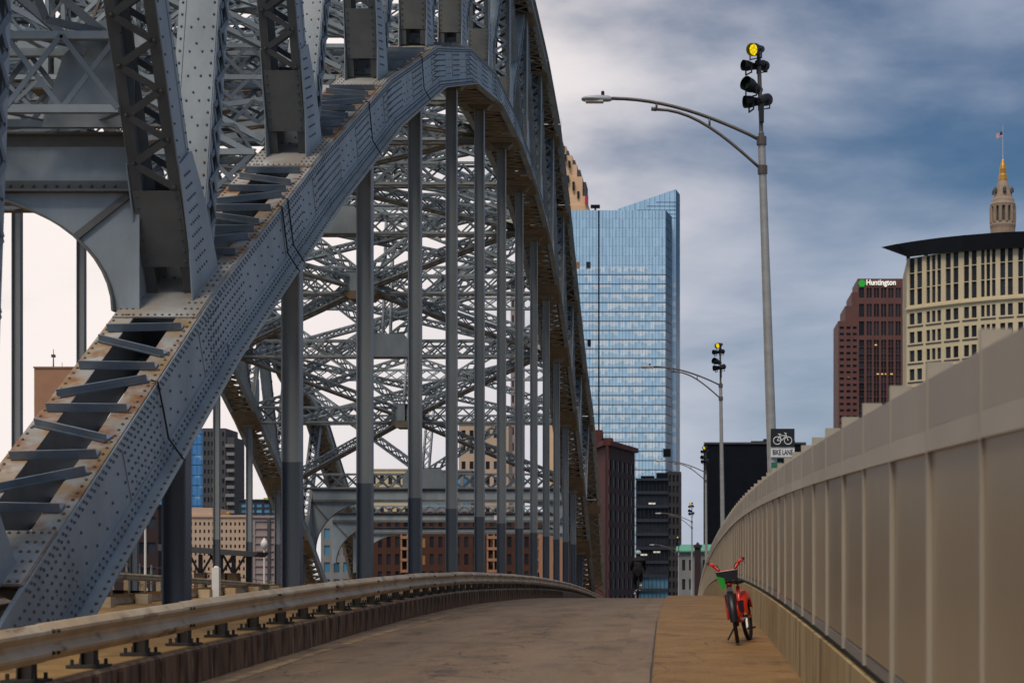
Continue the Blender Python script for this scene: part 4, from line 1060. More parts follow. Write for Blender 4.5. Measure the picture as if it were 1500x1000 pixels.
for k in range(46):
    y_ = 60+2.2*k; z_ = zr(y_); o = MB().box(-.05,.05,-.05,.05,0,1.75).build('fence_post', M['bt_grey'], rl); o.location = (0, y_-60, z_+.37-zr(60))
    if k < 45:
        z2 = zr(y_+2.2)
        for h_ in (.7, 1.2, 1.65): b_ = MB().bar((0,0,h_),(0,2.2,h_+z2-z_),.04,.05).build('fence_rail', M['bt_grey'], rl); b_.location = (0, y_-60, z_+.37-zr(60))

# ------------------------------------------------------------------ city
GZ = -14
F = 2500.0
def ux(x, d): return (x-1005)*d/F          # survey helper: bearing + distance -> metres
def uz(y, d): return (845-y)*d/F+EYE
_box = {}
def unit(mt):
    if mt not in _box: _box[mt] = MB().box(-.5,.5,-.5,.5,-.5,.5).mesh('pane', M[mt])
    return _box[mt]
def pane(par, name, mt, a, uvec, cx, z, w_, h_, inset=.30, thick=.1):
    """pane on a facade through a along uvec (unit), centre cx along, height z"""
    n = V((uvec.y, -uvec.x, 0)); p = a+uvec*cx-n*inset
    o = link(name, unit(mt), par); o.location = (p.x, p.y, z); o.rotation_euler = (0,0,math.atan2(uvec.y, uvec.x)); o.scale = (w_, thick, h_); return o
def facade(par, wall_mb, p0, p1, z0, z1, cols, rows, mt, t=.35, mts=None, skip=None, name='window'):
    """cols/rows: lists of (start, end) of openings; the wall skin is piers and spandrels around them, panes set back"""
    a = V((*p0, 0)); b = V((*p1, 0)); u = (b-a); Ln = u.length; u.normalize(); n = V((u.y,-u.x,0))
    def slab(c0, c1, za, zb, o=0.0):
        q = lambda c, k: a+u*c-n*k+n*o
        wall_mb.hexa([q(c0,0)+V((0,0,za)), q(c1,0)+V((0,0,za)), q(c1,t)+V((0,0,za)), q(c0,t)+V((0,0,za)), q(c0,0)+V((0,0,zb)), q(c1,0)+V((0,0,zb)), q(c1,t)+V((0,0,zb)), q(c0,t)+V((0,0,zb))])
    xs_ = [0]+[e for c in cols for e in c]+[Ln]
    for k in range(0, len(xs_), 2):
        if xs_[k+1]-xs_[k] > .02: slab(xs_[k], xs_[k+1], z0, z1)
    zs = [z0]+[e for r_ in rows for e in r_]+[z1]
    for c in cols:
        for k in range(0, len(zs), 2):
            if zs[k+1]-zs[k] > .02: slab(c[0], c[1], zs[k], zs[k+1], -.02)
        for ri, r_ in enumerate(rows):
            m_ = mt if not mts else mts(cols.index(c), ri) or mt
            pane(par, name, m_, a, u, (c[0]+c[1])/2, (r_[0]+r_[1])/2, c[1]-c[0]+.1, r_[1]-r_[0]+.1, t*.7)
def even(a, b, n, frac): s = (b-a)/n; return [(a+s*(k+.5-frac/2), a+s*(k+.5+frac/2)) for k in range(n)]
def core(mb, pts, z0, z1): return mb.prism([(x, y, z0) for x, y in pts][::-1], (0,0,z1-z0)) if False else mb.prism([(x, y, z0) for x, y in pts], (0,0,z1-z0))
def bld(name, label, cx, cy): return empty(name, label, 'building', (cx, cy, GZ))
def fin(mb, name, mt, par, kind=None):
    o = mb.build(name, M[mt] if isinstance(mt, str) else mt, par, kind)
    if o: o.location = V((0,0,0))-par.location
    return o
class Sub:                                     # children built in world coordinates under an offset parent
    pass
def fix(par):
    for c in par.children:
        if c.get('w') is None: c['w'] = 1
def world_children(par, before):
    for c in par.children:
        if c.name not in before: c.location = V(c.location)-par.location

# ---- glass tower
D = 800
t = bld('glass_tower', 'tall pale blue glass skyscraper with slanted fin beside the arch', ux(905, D), D)
ft = uz(308, D); Zf0 = -10
pA, pB, pC, pE = (ux(815,D), D), (ux(876,D), D), (ux(878.4,D), D), (ux(975.5,D), D)
side = (ux(984,D+14), D+14)
c_ = MB(); core(c_, [(pA[0],D+1.2),(pE[0]-.3,D+1.2),(side[0]-.5,D+15),(side[0]-.5,D+40),(pA[0],D+40)], GZ, ft-.3); fin(c_, 'core', 'bt_dark', t)
fl = 4.35; nfl = int((ft-Zf0)/fl)
tops = {0: ft, 1: ft-.5}
for k in range(nfl+1):
    z0 = Zf0+fl*k; z1 = min(z0+fl, ft)
    if z1-z0 < .4: continue
    g_ = MB(); g_.box(pA[0], pB[0], D, D+.5, z0+.35, z1); g_.box(pC[0], pE[0], D, D+.5, z0+.35, z1); fin(g_, 'window_band', 'glass_tower', t)
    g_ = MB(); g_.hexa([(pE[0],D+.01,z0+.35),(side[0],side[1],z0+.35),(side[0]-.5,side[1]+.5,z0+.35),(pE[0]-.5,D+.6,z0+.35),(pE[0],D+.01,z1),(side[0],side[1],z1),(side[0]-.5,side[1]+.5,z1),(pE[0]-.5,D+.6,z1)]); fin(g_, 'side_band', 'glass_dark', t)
    if z1 < ft-24:
        s_ = MB(); s_.box(pA[0], pB[0], D-.12, D+.3, z0, z0+.35); s_.box(pC[0], pE[0], D-.12, D+.3, z0, z0+.35); fin(s_, 'spandrel', 'mullion', t)
    else:
        s_ = MB(); s_.box(pA[0], pB[0], D+.05, D+.4, z0, z0+.35); s_.box(pC[0], pE[0], D+.05, D+.4, z0, z0+.35); fin(s_, 'spandrel', 'glass_tower', t)
mu = MB()
x = pA[0]
while x < pE[0]:
    if not pB[0]-.2 < x < pC[0]+.2: mu.box(x-.06, x+.06, D-.16, D+.1, Zf0, ft)
    x += 1.55
for k in range(7): f = k/6; mu.box(pE[0]+(side[0]-pE[0])*f-.08, pE[0]+(side[0]-pE[0])*f+.08, D+14*f-.1, D+14*f+.1, Zf0, ft)
fin(mu, 'mullions', 'mullion', t, 'stuff')
fin(MB().box(pB[0], pC[0], D+.3, D+.9, Zf0, ft), 'slot', 'bt_black', t)
D2 = 822
fx0, fx1 = ux(905, D2), ux(990, D2)
f_ = MB(); f_.prism([(fx0,D2,GZ),(fx1,D2,GZ),(fx1,D2,uz(277,D2)),(fx0,D2,uz(306,D2))], (0,8,0)); fin(f_, 'fin', 'glass_tower', t)
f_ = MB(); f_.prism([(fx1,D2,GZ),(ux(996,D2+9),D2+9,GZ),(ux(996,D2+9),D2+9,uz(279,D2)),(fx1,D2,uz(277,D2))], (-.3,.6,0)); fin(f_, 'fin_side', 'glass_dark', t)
mu = MB(); x = fx0+1
while x < fx1: mu.box(x-.06, x+.06, D2-.15, D2, ft-6, uz(306,D2)+(uz(277,D2)-uz(306,D2))*(x-fx0)/(fx1-fx0)-.2); x += 2.4
for k in range(5): mu.box(fx0+(k*4.6 if k > 1 else 0), fx1, D2-.15, D2, ft+1+1.9*k, ft+1.15+1.9*k)
fin(mu, 'fin_mullions', 'mullion', t, 'stuff')
for x_, y_, w_, h_, mt in ((845,388,7,9,'pane_lit'),(862,388,6,9,'pane'),(863,502,5,10,'bt_black'),(977,663,11,12,'bt_black')):
    q = MB().box(ux(x_-w_/2,D), ux(x_+w_/2,D), D-.25, D-.17, uz(y_+h_/2,D), uz(y_-h_/2,D)); fin(q, 'open_bay', mt, t)
q = MB(); X_ = ux(870,D); q.tube([(X_,D+12,ft-1),(X_,D+12,uz(296,D))], .45, 8); q.box(X_-2.2,X_+2.2,D+11.4,D+12.6,uz(297,D),uz(292,D)); q.box(X_-1.1,X_+1.1,D+11,D+13,ft-1,ft+1.2); fin(q, 'roof_crane', 'bt_black', t)

# ---- stepped stone crown behind it
D = 1000
t = bld('stepped_stone_tower', 'warm stone skyscraper crown with steps rising behind glass tower', ux(835, D), D)
w_ = MB(); steps = [(800,862,300),(800,858,287),(800,853,258),(800,845,240),(800,838,226),(800,829,212),(800,824,205)]
zb = GZ
for k, (x0, x1, y_) in enumerate(steps):
    w_.box(ux(x0,D), ux(x1,D), D+k*.7, D+24-k*.7, zb, uz(y_,D)); zb = uz(y_,D)-.01
fin(w_, 'wall', 'bt_deco', t)
r_ = MB(); zb = uz(300, D)
for k, (x0, x1, y_) in enumerate(steps[2:]): r_.box(ux(x1,D), ux(x1+5-.5*k,D), D+3, D+22, zb, uz(y_+7,D)); zb = uz(y_+9,D)
fin(r_, 'crown_roof', 'bt_greyd', t)
for x_, y_, hh in ((832,262,10),(840,272,12),(834,240,9),(847,285,10),(828,230,8)):
    q = MB().box(ux(x_-1.6,D), ux(x_+1.6,D), D-.2+0, D+6, uz(y_+hh/2,D), uz(y_-hh/2,D)); fin(q, 'window', 'pane', t)
q = MB().tube([(ux(821,D),D+5,uz(207,D)),(ux(821,D),D+5,uz(170,D))], [.3,.08], 6); fin(q, 'mast', 'flagpole', t)
q = MB().box(ux(857,D),ux(862,D),D-1.5,D-.8,uz(300,D),uz(288,D)); fin(q, 'beacon_panel', mat('red_panel', (.45,.02,.05), .5), t)

# ---- dark red brick warehouse
t = bld('brick_warehouse', 'dark red brick warehouse with deep piers between arch and glass tower', ux(895,360), 360)
P0, P1, P2 = (ux(850,380),380), (ux(889,350),350), (ux(930,372),372)
zt = uz(643,350); w_ = MB(); b_ = len(t.children)
core(w_, [(P0[0]+.2,P0[1]+.8),(P1[0],P1[1]+.8),(P2[0]-.6,P2[1]+.7),(P2[0]-8,P2[1]+14),(P0[0]-4,P0[1]+14)], GZ, zt-.1)
before = set()
facade(t, w_, P1, P2, GZ, zt-1.2, even(.5, 9.0 if False else (V(P2)-V(P1)).length-.3, 6, .55), even(GZ+1, zt-3.2, 11, .62), 'pane')
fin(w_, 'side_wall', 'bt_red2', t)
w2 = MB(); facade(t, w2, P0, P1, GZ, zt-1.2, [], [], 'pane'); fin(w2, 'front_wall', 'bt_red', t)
cn = MB()
for a, b in ((P0,P1),(P1,P2)): cn.bar((*a, zt-.75), (*b, zt-.75), 1.6, 1.0)
fin(cn, 'cornice', 'bt_red', t)
q = MB().box(P1[0]-4, P1[0]-1.4, 358, 364, zt-.2, zt+2.6); q.box(P1[0]-1.3, P1[0]+.8, 359, 363, zt-.2, zt+1.0); fin(q, 'roof_house', 'bt_red', t)
world_children(t, {c.name for c in t.children if c.location.length < 1e-6 or c.location == -t.location})

# ---- dark office block in front of the glass tower
D = 450
t = bld('dark_office_block', 'dark glazed office block with pale floor bands below glass tower', ux(955,D), D)
x0, x1 = ux(932,D), ux(979,D); zt = uz(703,D)
c_ = MB().box(x0, x1, D+.9, D+18, GZ, zt-.1); fin(c_, 'core', 'bt_black', t)
nf = 11; fh = (zt-GZ)/nf
for k in range(nf):
    z0 = GZ+fh*k
    fin(MB().box(x0, x1, D-.15, D+.9, z0, z0+.8), 'floor_band', 'bt_greyd' if k < 3 else 'bt_dark', t)
    fin(MB().box(x0+.1, x1-.1, D+.3, D+.5, z0+.8, z0+fh), 'window_band', 'pane_blue' if k in (2, 3) else 'pane', t)
mu = MB()
for k in range(9): x = x0+(x1-x0)*k/8; mu.box(x-.05, x+.05, D+.1, D+.35, GZ, zt-.3)
fin(mu, 'mullions', 'bt_dark', t, 'stuff')
fin(MB().box(x0-.1, x1+.1, D-.3, D+2, zt-.1, zt+.5), 'parapet', 'bt_dark', t)
q = MB().box(ux(961,D), ux(978,D), D+3, D+9, zt, uz(691,D)); q.box(ux(938,D), ux(958,D), D+4, D+8, zt, zt+1.4); fin(q, 'plant_room', 'bt_black', t)
for k, (x_, y_) in enumerate(((955,737),(948,781),(962,808),(943,812))): fin(MB().box(ux(x_-5,D), ux(x_+5,D), D+.25, D+.29, uz(y_+1.2,D), uz(y_-1.2,D)), 'lit_window', mat('lit_office', (.4,.38,.32), .5, emit=(1,.92,.75,.35)) if k == 0 else bpy.data.materials['lit_office'], t)
t2 = bld('grey_tower_base', 'slim charcoal tower shaft at the foot of glass tower', ux(988,520), 520)
w_ = MB(); D = 520; zt = uz(690,D)
facade(t2, w_, (ux(978,D),D), (ux(998,D),D+2), GZ, zt, even(.2,4.0,3,.55), even(GZ+1, zt-.5, 14, .62), 'pane')
core(w_, [(ux(978,D),D+.6),(ux(998,D),D+2.6),(ux(998,D),D+18),(ux(978,D),D+18)], GZ, zt-.1); fin(w_, 'wall', 'bt_greyd', t2)
world_children(t2, {c.name for c in t2.children if c.name.startswith('wall')})

# ---- low stone building with green roof
D = 300
t = bld('stone_building', 'low grey stone building with green copper roof by the far road', ux(1013,D), D)
w_ = MB(); x0, x1 = ux(993,D), ux(1060,D); zt = uz(808,D)
facade(t, w_, (x0,D), (x1,D), GZ, zt, even(.4, x1-x0-.3, 6, .45), even(GZ+5, zt-.6, 4, .55), 'pane')
w_.box(x0, x1, D+.5, D+14, GZ, zt-.05); fin(w_, 'wall', 'bt_grey', t)
world_children(t, {c.name for c in t.children if c.name.startswith('wall')})
r_ = MB(); r_.prism([(x0-.4,D-.5,zt),(x1+.4,D-.5,zt),(x1+.2,D+1.2,zt+1.1),(x0-.2,D+1.2,zt+1.1)], (0,.0,.25)); r_.box(x0-.2, x1+.2, D+1.0, D+13, zt, zt+1.2); fin(r_, 'roof', 'copper', t)
q = MB(); cx_ = ux(1022,D-3); q.box(cx_-.55, cx_+.55, D-3, D-1.9, GZ, uz(800,D)); q.box(cx_-.75, cx_+.75, D-3.2, D-1.7, uz(802,D), uz(798,D)); q.tube([(cx_,D-2.4,uz(798,D)),(cx_,D-2.4,uz(794,D))], [.5,.1], 6); fin(q, 'chimney_tower', 'bt_red2', t)

# ---- black building
D = 500
t = bld('black_building', 'large windowless black building block behind the lamp posts', ux(1080,D), D)
x0, x1 = ux(1032,D), ux(1180,D); zt = uz(650,D)
w_ = MB().box(x0, x1, D, D+30, GZ, zt)
for k in range(19): x = x0+(x1-x0)*k/18; w_.box(x-.12, x+.12, D-.08, D, GZ, zt)
fin(w_, 'wall', 'bt_black', t); fin(MB().box(x0-.15, x1+.15, D-.4, D+30.2, zt, zt+.5), 'coping', 'bt_greyd', t)
q = MB().box(ux(1101,D), ux(1166,D), D+4, D+16, zt+.5, uz(644,D)); q.box(ux(1120,D), ux(1163,D), D+6, D+14, uz(644,D), uz(640,D)); fin(q, 'plant_room', 'roofd', t)

# ---- maroon stepped skyscraper with lettering
D = 900
t = bld('maroon_skyscraper', 'maroon granite skyscraper with stepped shoulder and white lettering', ux(1280,D), D)
w_ = MB(); zg = GZ
prof = [(1228,1238,470),(1238,1247.5,448),(1247.5,1256.5,428),(1256.5,1345,408)]
for x0, x1, y_ in prof: w_.box(ux(x0,D), ux(x1,D)+.01, D+.8, D+30, zg, uz(y_,D))
rowsL = [(uz(y_+1.9,D), uz(y_-1.9,D)) for y_ in [480+9.3*k for k in range(18)]]
for k, (x0, x1, y_) in enumerate(prof[:3]):
    c0 = ux(x0,D); W_ = ux(x1,D)-c0
    facade(t, w_, (c0,D), (ux(x1,D),D), zg, uz(y_,D), [(W_*.2, W_*.82)], rowsL[::-1][:], 'pane', .8)
c0 = ux(1256.5,D); W_ = ux(1345,D)-c0; px = lambda a: (a-1256.5)*D/F
strips = [(px(1269.5+10.6*k), px(1277+10.6*k)) for k in range(6)]
rows = sorted([(uz(b,D), uz(a,D)) for a, b in ((421.5,436),(445,464),(470.5,491))]+[(uz(507+12*k+10.4,D), uz(507+12*k-9+.2,D)) if False else (uz(497.5+10.5*(k+1)-.7,D), uz(497.5+10.5*k,D)) for k in range(16)])
facade(t, w_, (c0,D), (ux(1345,D),D), zg, uz(408,D), [(px(1258.3),px(1265.8))]+strips, rows, 'pane', .8)
fin(w_, 'wall', 'bt_maroon', t)
world_children(t, {c.name for c in t.children if c.name.startswith('wall')})
mu = MB()
for a, b in strips: m_ = c0+(a+b)/2; mu.box(m_-.18, m_+.18, D+.15, D+.5, zg, uz(498,D)); mu.box(m_-.18, m_+.18, D+.15, D+.5, uz(491,D), uz(421.5,D))
fin(mu, 'mullions', 'bt_maroon', t, 'stuff')
q = MB()
for x_, y_ in ((1243,552),(1286,547.5),(1292,547.5),(1298,547.5),(1306,547.5),(1283,505),(1242,551)): q.box(ux(x_-1.6,D), ux(x_+1.6,D), D+.05, D+.12, uz(y_+.8,D), uz(y_-.8,D))
fin(q, 'lit_lamps', mat('warm_office_light', (.5,.3,.1), .5, emit=(1,.6,.15,.6)), t, 'stuff')
tm = link('lettering', text_mesh('Huntington', 4.0, M['lettering_w'], .15, .10), t); tm.rotation_euler = (R(90),0,0); tm.location = V((ux(1290.5,D), D-.35, uz(414,D)))-t.location; tm.scale = (.86, 1.0, 1)
lg = MB(); cx_, cz_ = ux(1262.6,D), uz(415,D)
lg.prism([(cx_+2.05*math.cos(R(60*k)), D-.3, cz_+2.05*math.sin(R(60*k))) for k in range(6)], (0,.3,0)); fin(lg, 'logo', 'logo_g', t)

# ---- cream courthouse tower with curved black roof
D = 700
t = bld('courthouse_tower', 'cream stone tower with curved facade and sweeping black roof', ux(1420,D), D)
w_ = MB(); pts = []
for k in range(9):
    f = k/8; pts.append((ux(1328,D)+52*f, D-34*f-5.0*math.sin(f*math.pi)))
zt = uz(378,D)-.2; zb_ = uz(452,D)
cr_ = [(a, b+1.4) for a, b in pts]+[(pts[-1][0]+6, pts[-1][1]+40), (pts[0][0]+4, pts[0][1]+44)]
cr_[0] = (pts[0][0]+.4, pts[0][1]+1.3)
core(w_, cr_, GZ, zt-.1)
mpx = D/F
for k in range(8):
    a, b = V(pts[k]), V(pts[k+1]); Ln = (b-a).length
    ncol = 2 if k % 3 == 0 else (3 if k % 3 == 1 else 2)
    up = [(Ln*.16, Ln*.44), (Ln*.58, Ln*.86)] if ncol == 2 else [(Ln*.10,Ln*.30),(Ln*.40,Ln*.60),(Ln*.70,Ln*.90)]
    facade(t, w_, pts[k], pts[k+1], zb_, zt, up, [(zb_+1.1, zb_+7.6), (zb_+7.9, zb_+14.0), (zb_+14.3, zt-.3)], 'pane', .9)
    lw = []
    for j in range(15):
        z1 = zb_-2.2-7.6*j; lw.append((z1-4.6, z1))
    facade(t, w_, pts[k], pts[k+1], GZ, zb_-.6, up, sorted(lw)[2:] if False else sorted(lw), 'pane', .9)
fin(w_, 'wall', 'bt_cream', t)
world_children(t, {c.name for c in t.children if c.name.startswith('wall')})
bd = MB(); sl_ = MB()
for k in range(8):
    bd.bar((*pts[k], zb_-.3), (*pts[k+1], zb_-.3), 1.5, .7)
    a, b = V(pts[k]), V(pts[k+1]); u = (b-a).normalized(); n_ = V((u.y,-u.x))
    for j in range(15):
        z = zb_-2.2-7.6*j-5.5; q0 = a+u*.6+n_*.08; q1 = b-u*.6+n_*.08; sl_.bar((*q0, z), (*q1, z), .25, .5)
fin(bd, 'band_course', 'bt_cream', t); fin(sl_, 'sill_slots', 'bt_greyd', t, 'stuff')
# roof: lens shaped blade overhanging to the left
tp = [(1288,362),(1310,357.5),(1340,352.5),(1370,348),(1400,344.5),(1450,340),(1520,337),(1580,336)]
bt_ = [(1329,376.5),(1345,374.5),(1370,371.5),(1400,368.5),(1450,364.5),(1520,361),(1580,359)]
def rp(x_, y_, fwd):                                    # the roof follows the facade line
    f = max(0, (x_-1328))*D/F/52; dd = D-34*min(f,1.4)-5*math.sin(min(f,1)*math.pi)-fwd
    return V((ux(x_,D) if x_ < 1328 else ux(1328,D)+(x_-1328)*.27, dd, uz(y_,dd)))
rf = MB(); T_ = [rp(x_, y_, 5) for x_, y_ in tp]; B_ = [rp(x_, y_, 1.5) for x_, y_ in bt_]
for k in range(len(T_)-1):
    b0 = B_[max(k-1,0)]; b1 = B_[k]
    bk0, bk1 = (T_[0]+V((.3,.3,.05)) if k == 0 else T_[k]+V((4, 40, 7.4))), T_[k+1]+V((4, 40, 7.4))
    n = len(rf.v); rf.v += [tuple(T_[k]), tuple(T_[k+1]), tuple(b1), tuple(b0), tuple(bk0), tuple(bk1)]
    rf.f += [(n,n+3,n+2,n+1), (n,n+1,n+5,n+4)]
    m_ = len(rf.v); rf.v += [tuple(b0+V((7,30,6))), tuple(b1+V((7,30,6)))]; rf.f += [(n+3,m_,m_+1,n+2)]
fin(rf, 'roof', 'roofd', t)
q = MB()
for k in range(8): a = V(pts[k]); q.box(a.x+.2, a.x+1.6, a.y+1.2, a.y+2.6, zt-.2, zt+2.3)
fin(q, 'roof_struts', 'roofd', t)

# ---- spired tower
D = 1000
cx_ = ux(1469, D)
t = bld('spired_tower', 'tiered stone tower top with gilded spire rising behind the roof', cx_, D)
def prof_(pts): return [((b-a)*.5*D/F, uz(y_, D)) for a, b, y_ in pts]
lt = MB().lathe(prof_([(1440,1498,480),(1440,1498,350),(1451,1487,345),(1451,1487,336),(1450,1488,331),(1451,1487,326)]), (cx_,D,0), 20); fin(lt, 'drum', 'bt_spire', t)
dr = MB().lathe(prof_([(1454,1484,327),(1454,1484,303)]), (cx_,D,0), 20); fin(dr, 'lantern_core', 'bt_greyd', t)
r0 = 18*D/F
for k in range(12):
    a = R(30*k+8); fin(MB().tube([(cx_+r0*.93*math.cos(a), D+r0*.93*math.sin(a), uz(327,D)), (cx_+r0*.93*math.cos(a), D+r0*.93*math.sin(a), uz(303,D))], 1.1, 8), 'column', 'bt_spire', t)
lt = MB().lathe(prof_([(1451,1487,304),(1450.5,1487.5,300),(1452,1486,297),(1453,1485,293),(1455,1483,290),(1457,1481,282),(1460,1478,272),(1463,1475,264)]), (cx_,D,0), 20); fin(lt, 'spire_base', 'bt_spire', t)
for k in range(6):
    a = R(60*k-90); q = V((cx_+5.6*math.cos(a), D+5.6*math.sin(a), uz(280,D))); fin(MB().tube([q-V((0,0,1.4)), q+V((0,0,.6)), q+V((0,0,2.0))], [1.1,1.0,.2], 8), 'dormer', 'bt_greyd', t)
lt = MB().lathe(prof_([(1462.5,1475.5,264),(1463,1475,257),(1464.5,1473.5,255),(1464,1474,248),(1465,1473,243),(1467,1471,236),(1468,1470,233)]), (cx_,D,0), 16); fin(lt, 'gilded_cap', 'gold', t)
fin(MB().tube([(cx_,D,uz(234,D)),(cx_,D,uz(183,D))], [.28,.14], 6), 'flagpole', 'flagpole', t)
fm, ft_, fb = newmat('flag_cloth'); nn = ft_.nodes; tcn = nn.new('ShaderNodeTexCoord'); spx = nn.new('ShaderNodeSeparateXYZ'); ft_.links.new(tcn.outputs['Generated'], spx.inputs[0])
st = nn.new('ShaderNodeMath'); st.operation = 'MULTIPLY'; st.inputs[1].default_value = 6.5; ft_.links.new(spx.outputs['Z'], st.inputs[0])
fr_ = nn.new('ShaderNodeMath'); fr_.operation = 'FRACT'; ft_.links.new(st.outputs[0], fr_.inputs[0])
g1 = nn.new('ShaderNodeMath'); g1.operation = 'GREATER_THAN'; g1.inputs[1].default_value = .5; ft_.links.new(fr_.outputs[0], g1.inputs[0])
mx1 = nn.new('ShaderNodeMix'); mx1.data_type = 'RGBA'; ft_.links.new(g1.outputs[0], mx1.inputs['Factor']); mx1.inputs['A'].default_value = (.45,.03,.05,1); mx1.inputs['B'].default_value = (.7,.7,.7,1)
g2 = nn.new('ShaderNodeMath'); g2.operation = 'GREATER_THAN'; g2.inputs[1].default_value = .55; ft_.links.new(spx.outputs['X'], g2.inputs[0])
g3 = nn.new('ShaderNodeMath'); g3.operation = 'GREATER_THAN'; g3.inputs[1].default_value = .5; ft_.links.new(spx.outputs['Z'], g3.inputs[0])
g4 = nn.new('ShaderNodeMath'); g4.operation = 'MULTIPLY'; ft_.links.new(g2.outputs[0], g4.inputs[0]); ft_.links.new(g3.outputs[0], g4.inputs[1])
mx2 = nn.new('ShaderNodeMix'); mx2.data_type = 'RGBA'; ft_.links.new(g4.outputs[0], mx2.inputs['Factor']); ft_.links.new(mx1.outputs['Result'], mx2.inputs['A']); mx2.inputs['B'].default_value = (.015,.03,.12,1); ft_.links.new(mx2.outputs['Result'], fb.inputs['Base Color'])
fg = empty('flag', 'striped national flag flying from the spire pole', 'flag', (cx_, D, uz(199,D)))
f_ = MB(); n = 8
for k in range(n+1):
    s_ = k/n; x_ = -3.8*s_; dy = .5*math.sin(s_*7); dz = -1.9*s_
    f_.v += [(x_, dy, dz), (x_, dy, dz+2.9), (x_, dy+.05, dz), (x_, dy+.05, dz+2.9)]
for k in range(n): b = 4*k; f_.f += [(b,b+4,b+5,b+1), (b+2,b+3,b+7,b+6), (b,b+2,b+6,b+4), (b+1,b+5,b+7,b+3)]
f_.build('flag_cloth', fm, fg)

# ---- left skyline seen under and beside the arch
def simple(name, label, xa, xb, ytop, D, wall_mt, cols, rows, pane_mt='pane', depth=16, colfrac=.5, rowfrac=.5, zlo=None, mts=None):
    t = bld(name, label, ux((xa+xb)/2, D), D); w_ = MB(); x0, x1 = ux(xa,D), ux(xb,D); zt = uz(ytop,D); zl = GZ if zlo is None else uz(zlo, D)
    if cols: facade(t, w_, (x0,D), (x1,D), GZ, zt, even(.3, x1-x0-.3, cols, colfrac), even(zl, zt-.6, rows, rowfrac), pane_mt, .4, mts)
    else: w_.box(x0, x1, D, D+.5, GZ, zt)
    w_.box(x0, x1, D+.5, D+depth, GZ, zt-.02); fin(w_, 'wall', wall_mt, t)
    world_children(t, {c.name for c in t.children if c.name.startswith('wall')})
    fin(MB().box(x0-.2, x1+.2, D-.25, D+depth+.2, zt, zt+.45), 'parapet', wall_mt, t)
    return t, x0, x1, zt
t, x0, x1, zt = simple('tan_tower', 'plain tan brick tower with roof antenna left of the arch', 50, 130, 539, 500, 'bt_tan', 0, 0)
q = MB().tube([(ux(69,500),505,zt),(ux(69,500),505,uz(508,500))], [.25,.08], 6); q.box(ux(69,500)-.5,ux(69,500)+.5,504.5,505.5,uz(520,500),uz(516,500)); q.tube([(ux(80,500),506,zt),(ux(80,500),506,uz(527,500))], .08, 5); fin(q, 'antenna', 'bt_greyd', t)
D = 600
t = bld('two_tone_tower', 'slim tower half blue glass half charcoal behind the beige building', ux(305,D), D); zt = uz(627,D)
fin(MB().box(ux(226,D), ux(297,D), D+.8, D+16, GZ, zt-.2), 'core', 'bt_dark', t)
for k in range(19):
    z0 = GZ+3.6*k; z1 = min(z0+3.6, zt)
    if z1 > z0+.5: fin(MB().box(ux(226,D), ux(297,D), D, D+.7, z0+.25, z1), 'window_band', 'glass_blue', t)
mu = MB(); x = ux(226,D)
while x < ux(297,D): mu.box(x-.05, x+.05, D-.12, D, GZ, zt); x += 1.5
fin(mu, 'mullions', 'mullion', t, 'stuff')
w_ = MB(); facade(t, w_, (ux(297,D),D-.3), (ux(331,D),D-.3), GZ, zt, even(.2, 7.9, 6, .5), even(GZ+1, zt-.5, 20, .5), 'pane'); w_.box(ux(297,D), ux(331,D), D+.2, D+16, GZ, zt-.02)
fin(w_, 'wall', 'bt_greyd', t); fin(MB().box(ux(331,D), ux(343,D), D+.2, D+14, GZ, uz(640,D)), 'stair_wall', 'bt_greyd', t)
world_children(t, {c.name for c in t.children if c.name.split('.')[0] in ('wall','core','window_band','mullions','stair_wall')})
for k in range(19): z0 = uz(655,D)-2.9*k; fin(MB().box(ux(331+(k % 2)*2,D), ux(344,D), D-1.0, D+.2, z0, z0+1.1), 'balcony', 'bt_grey', t)
t, x0, x1, zt = simple('blue_block', 'low dark blue glazed block beyond the grey pink building', 350, 420, 733, 500, 'bt_dark', 6, 3, 'pane_blue', colfrac=.7, rowfrac=.6, zlo=760)
q = MB().box(ux(387,500), ux(397,500), 499, 500, uz(731.5,500), uz(729,500)); fin(q, 'roof_light', mat('yellow_roof_sign', (.5,.4,.05), .5), t)
t, x0, x1, zt = simple('beige_building', 'beige building with rows of small square windows under arch', 262, 369, 757, 350, 'bt_beige', 16, 9, 'pane', 14, .42, .45, zlo=860)
fin(MB().box(x0, ux(310,350), 350.6, 362, zt+.4, uz(743,350)), 'upper_storey', 'bt_beige', t)
q = MB()
for x_ in (322, 334): q.lathe([(.05,0),(.35,.2),(.35,.5),(.05,.8)], (ux(x_,352), 352, zt+.45), 10)
fin(q, 'roof_lamps', 'gold', t)
t, x0, x1, zt = simple('grey_pink_building', 'grey pink building with long horizontal grooves beside beige one', 370, 436, 758, 340, 'bt_pink', 2, 8, 'bt_pink', 14, .9, .86, zlo=850)
fin(MB().box(ux(392,340), ux(396,340), 339.7, 340, GZ, zt), 'downpipe', 'bt_greyd', t)
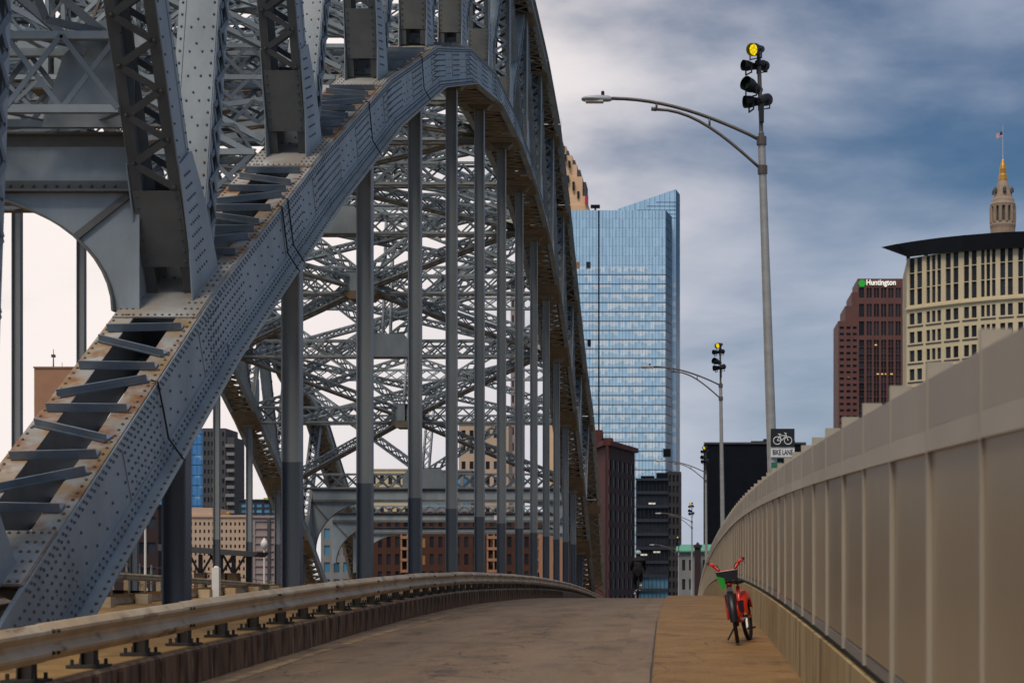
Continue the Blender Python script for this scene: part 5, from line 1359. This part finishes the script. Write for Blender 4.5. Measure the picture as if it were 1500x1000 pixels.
t, x0, x1, zt = simple('brown_building', 'dark brown building with window bands behind the arch foot', 150, 232, 742, 300, 'bt_red2', 5, 6, 'pane', 12, .8, .45)
# seen through the arch
lit = lambda c, r: 'pane_lit' if (c % 9 in (5, 6) and random.random() < .5) else None
t, x0, x1, zt = simple('brown_brick_building', 'brown brick building with tall windows seen through the portals', 536, 868, 752, 420, 'bt_brick', 26, 7, 'pane', 16, .46, .62, mts=lit)
bay = MB()
for x_ in (598, 724, 790):
    X_ = ux(x_,420); b = MB()
    for z in [uz(838,420)+2.75*k for k in range(4)]: b.box(X_-1.7, X_+1.7, 418.7, 420.2, z, z+.7); b.box(X_-1.7, X_-1.35, 418.8, 420, z+.7, z+2.75); b.box(X_+1.35, X_+1.7, 418.8, 420, z+.7, z+2.75); b.box(X_-.16, X_+.16, 418.8, 420, z+.7, z+2.75)
    fin(b, 'bay_window', 'bt_tan', t)
cn = MB().box(x0-.4, x1+.4, 419.2, 420.4, zt-.3, zt+.5); fin(cn, 'cornice', 'bt_brick', t)
t, x0, x1, zt = simple('pale_brick_building', 'pale tan brick building right of the brown brick one', 790, 866, 775, 405, 'bt_tan', 5, 4, 'pane_blue', 12, .5, .6)
simple('cream_block', 'cream block with square windows glimpsed between the bridge lattice', 540, 640, 688, 600, 'bt_cream', 8, 9, 'pane', 16, .5, .55)
simple('pink_block', 'pinkish block with flat roof glimpsed through the arch bracing', 672, 745, 622, 700, 'bt_beige', 6, 12, 'pane', 16, .5, .5)
simple('grey_block', 'grey block glimpsed above the far portal through bracing', 600, 690, 690, 560, 'bt_grey', 7, 8, 'pane_blue', 16, .55, .55)
simple('teal_windowed_building', 'narrow building with teal windows seen left of the portals', 470, 530, 740, 380, 'bt_grey', 4, 8, 'pane_blue', 14, .6, .6)
simple('slender_beige_tower', 'slender beige tower seen far off between bridge hangers', 748, 766, 408, 1200, 'bt_pink', 3, 20, 'pane', 14, .5, .5)
simple('low_grey_row', 'low grey row of buildings closing the street past crest', 905, 1000, 838, 640, 'bt_grey', 8, 3, 'pane', 16, .5, .5)
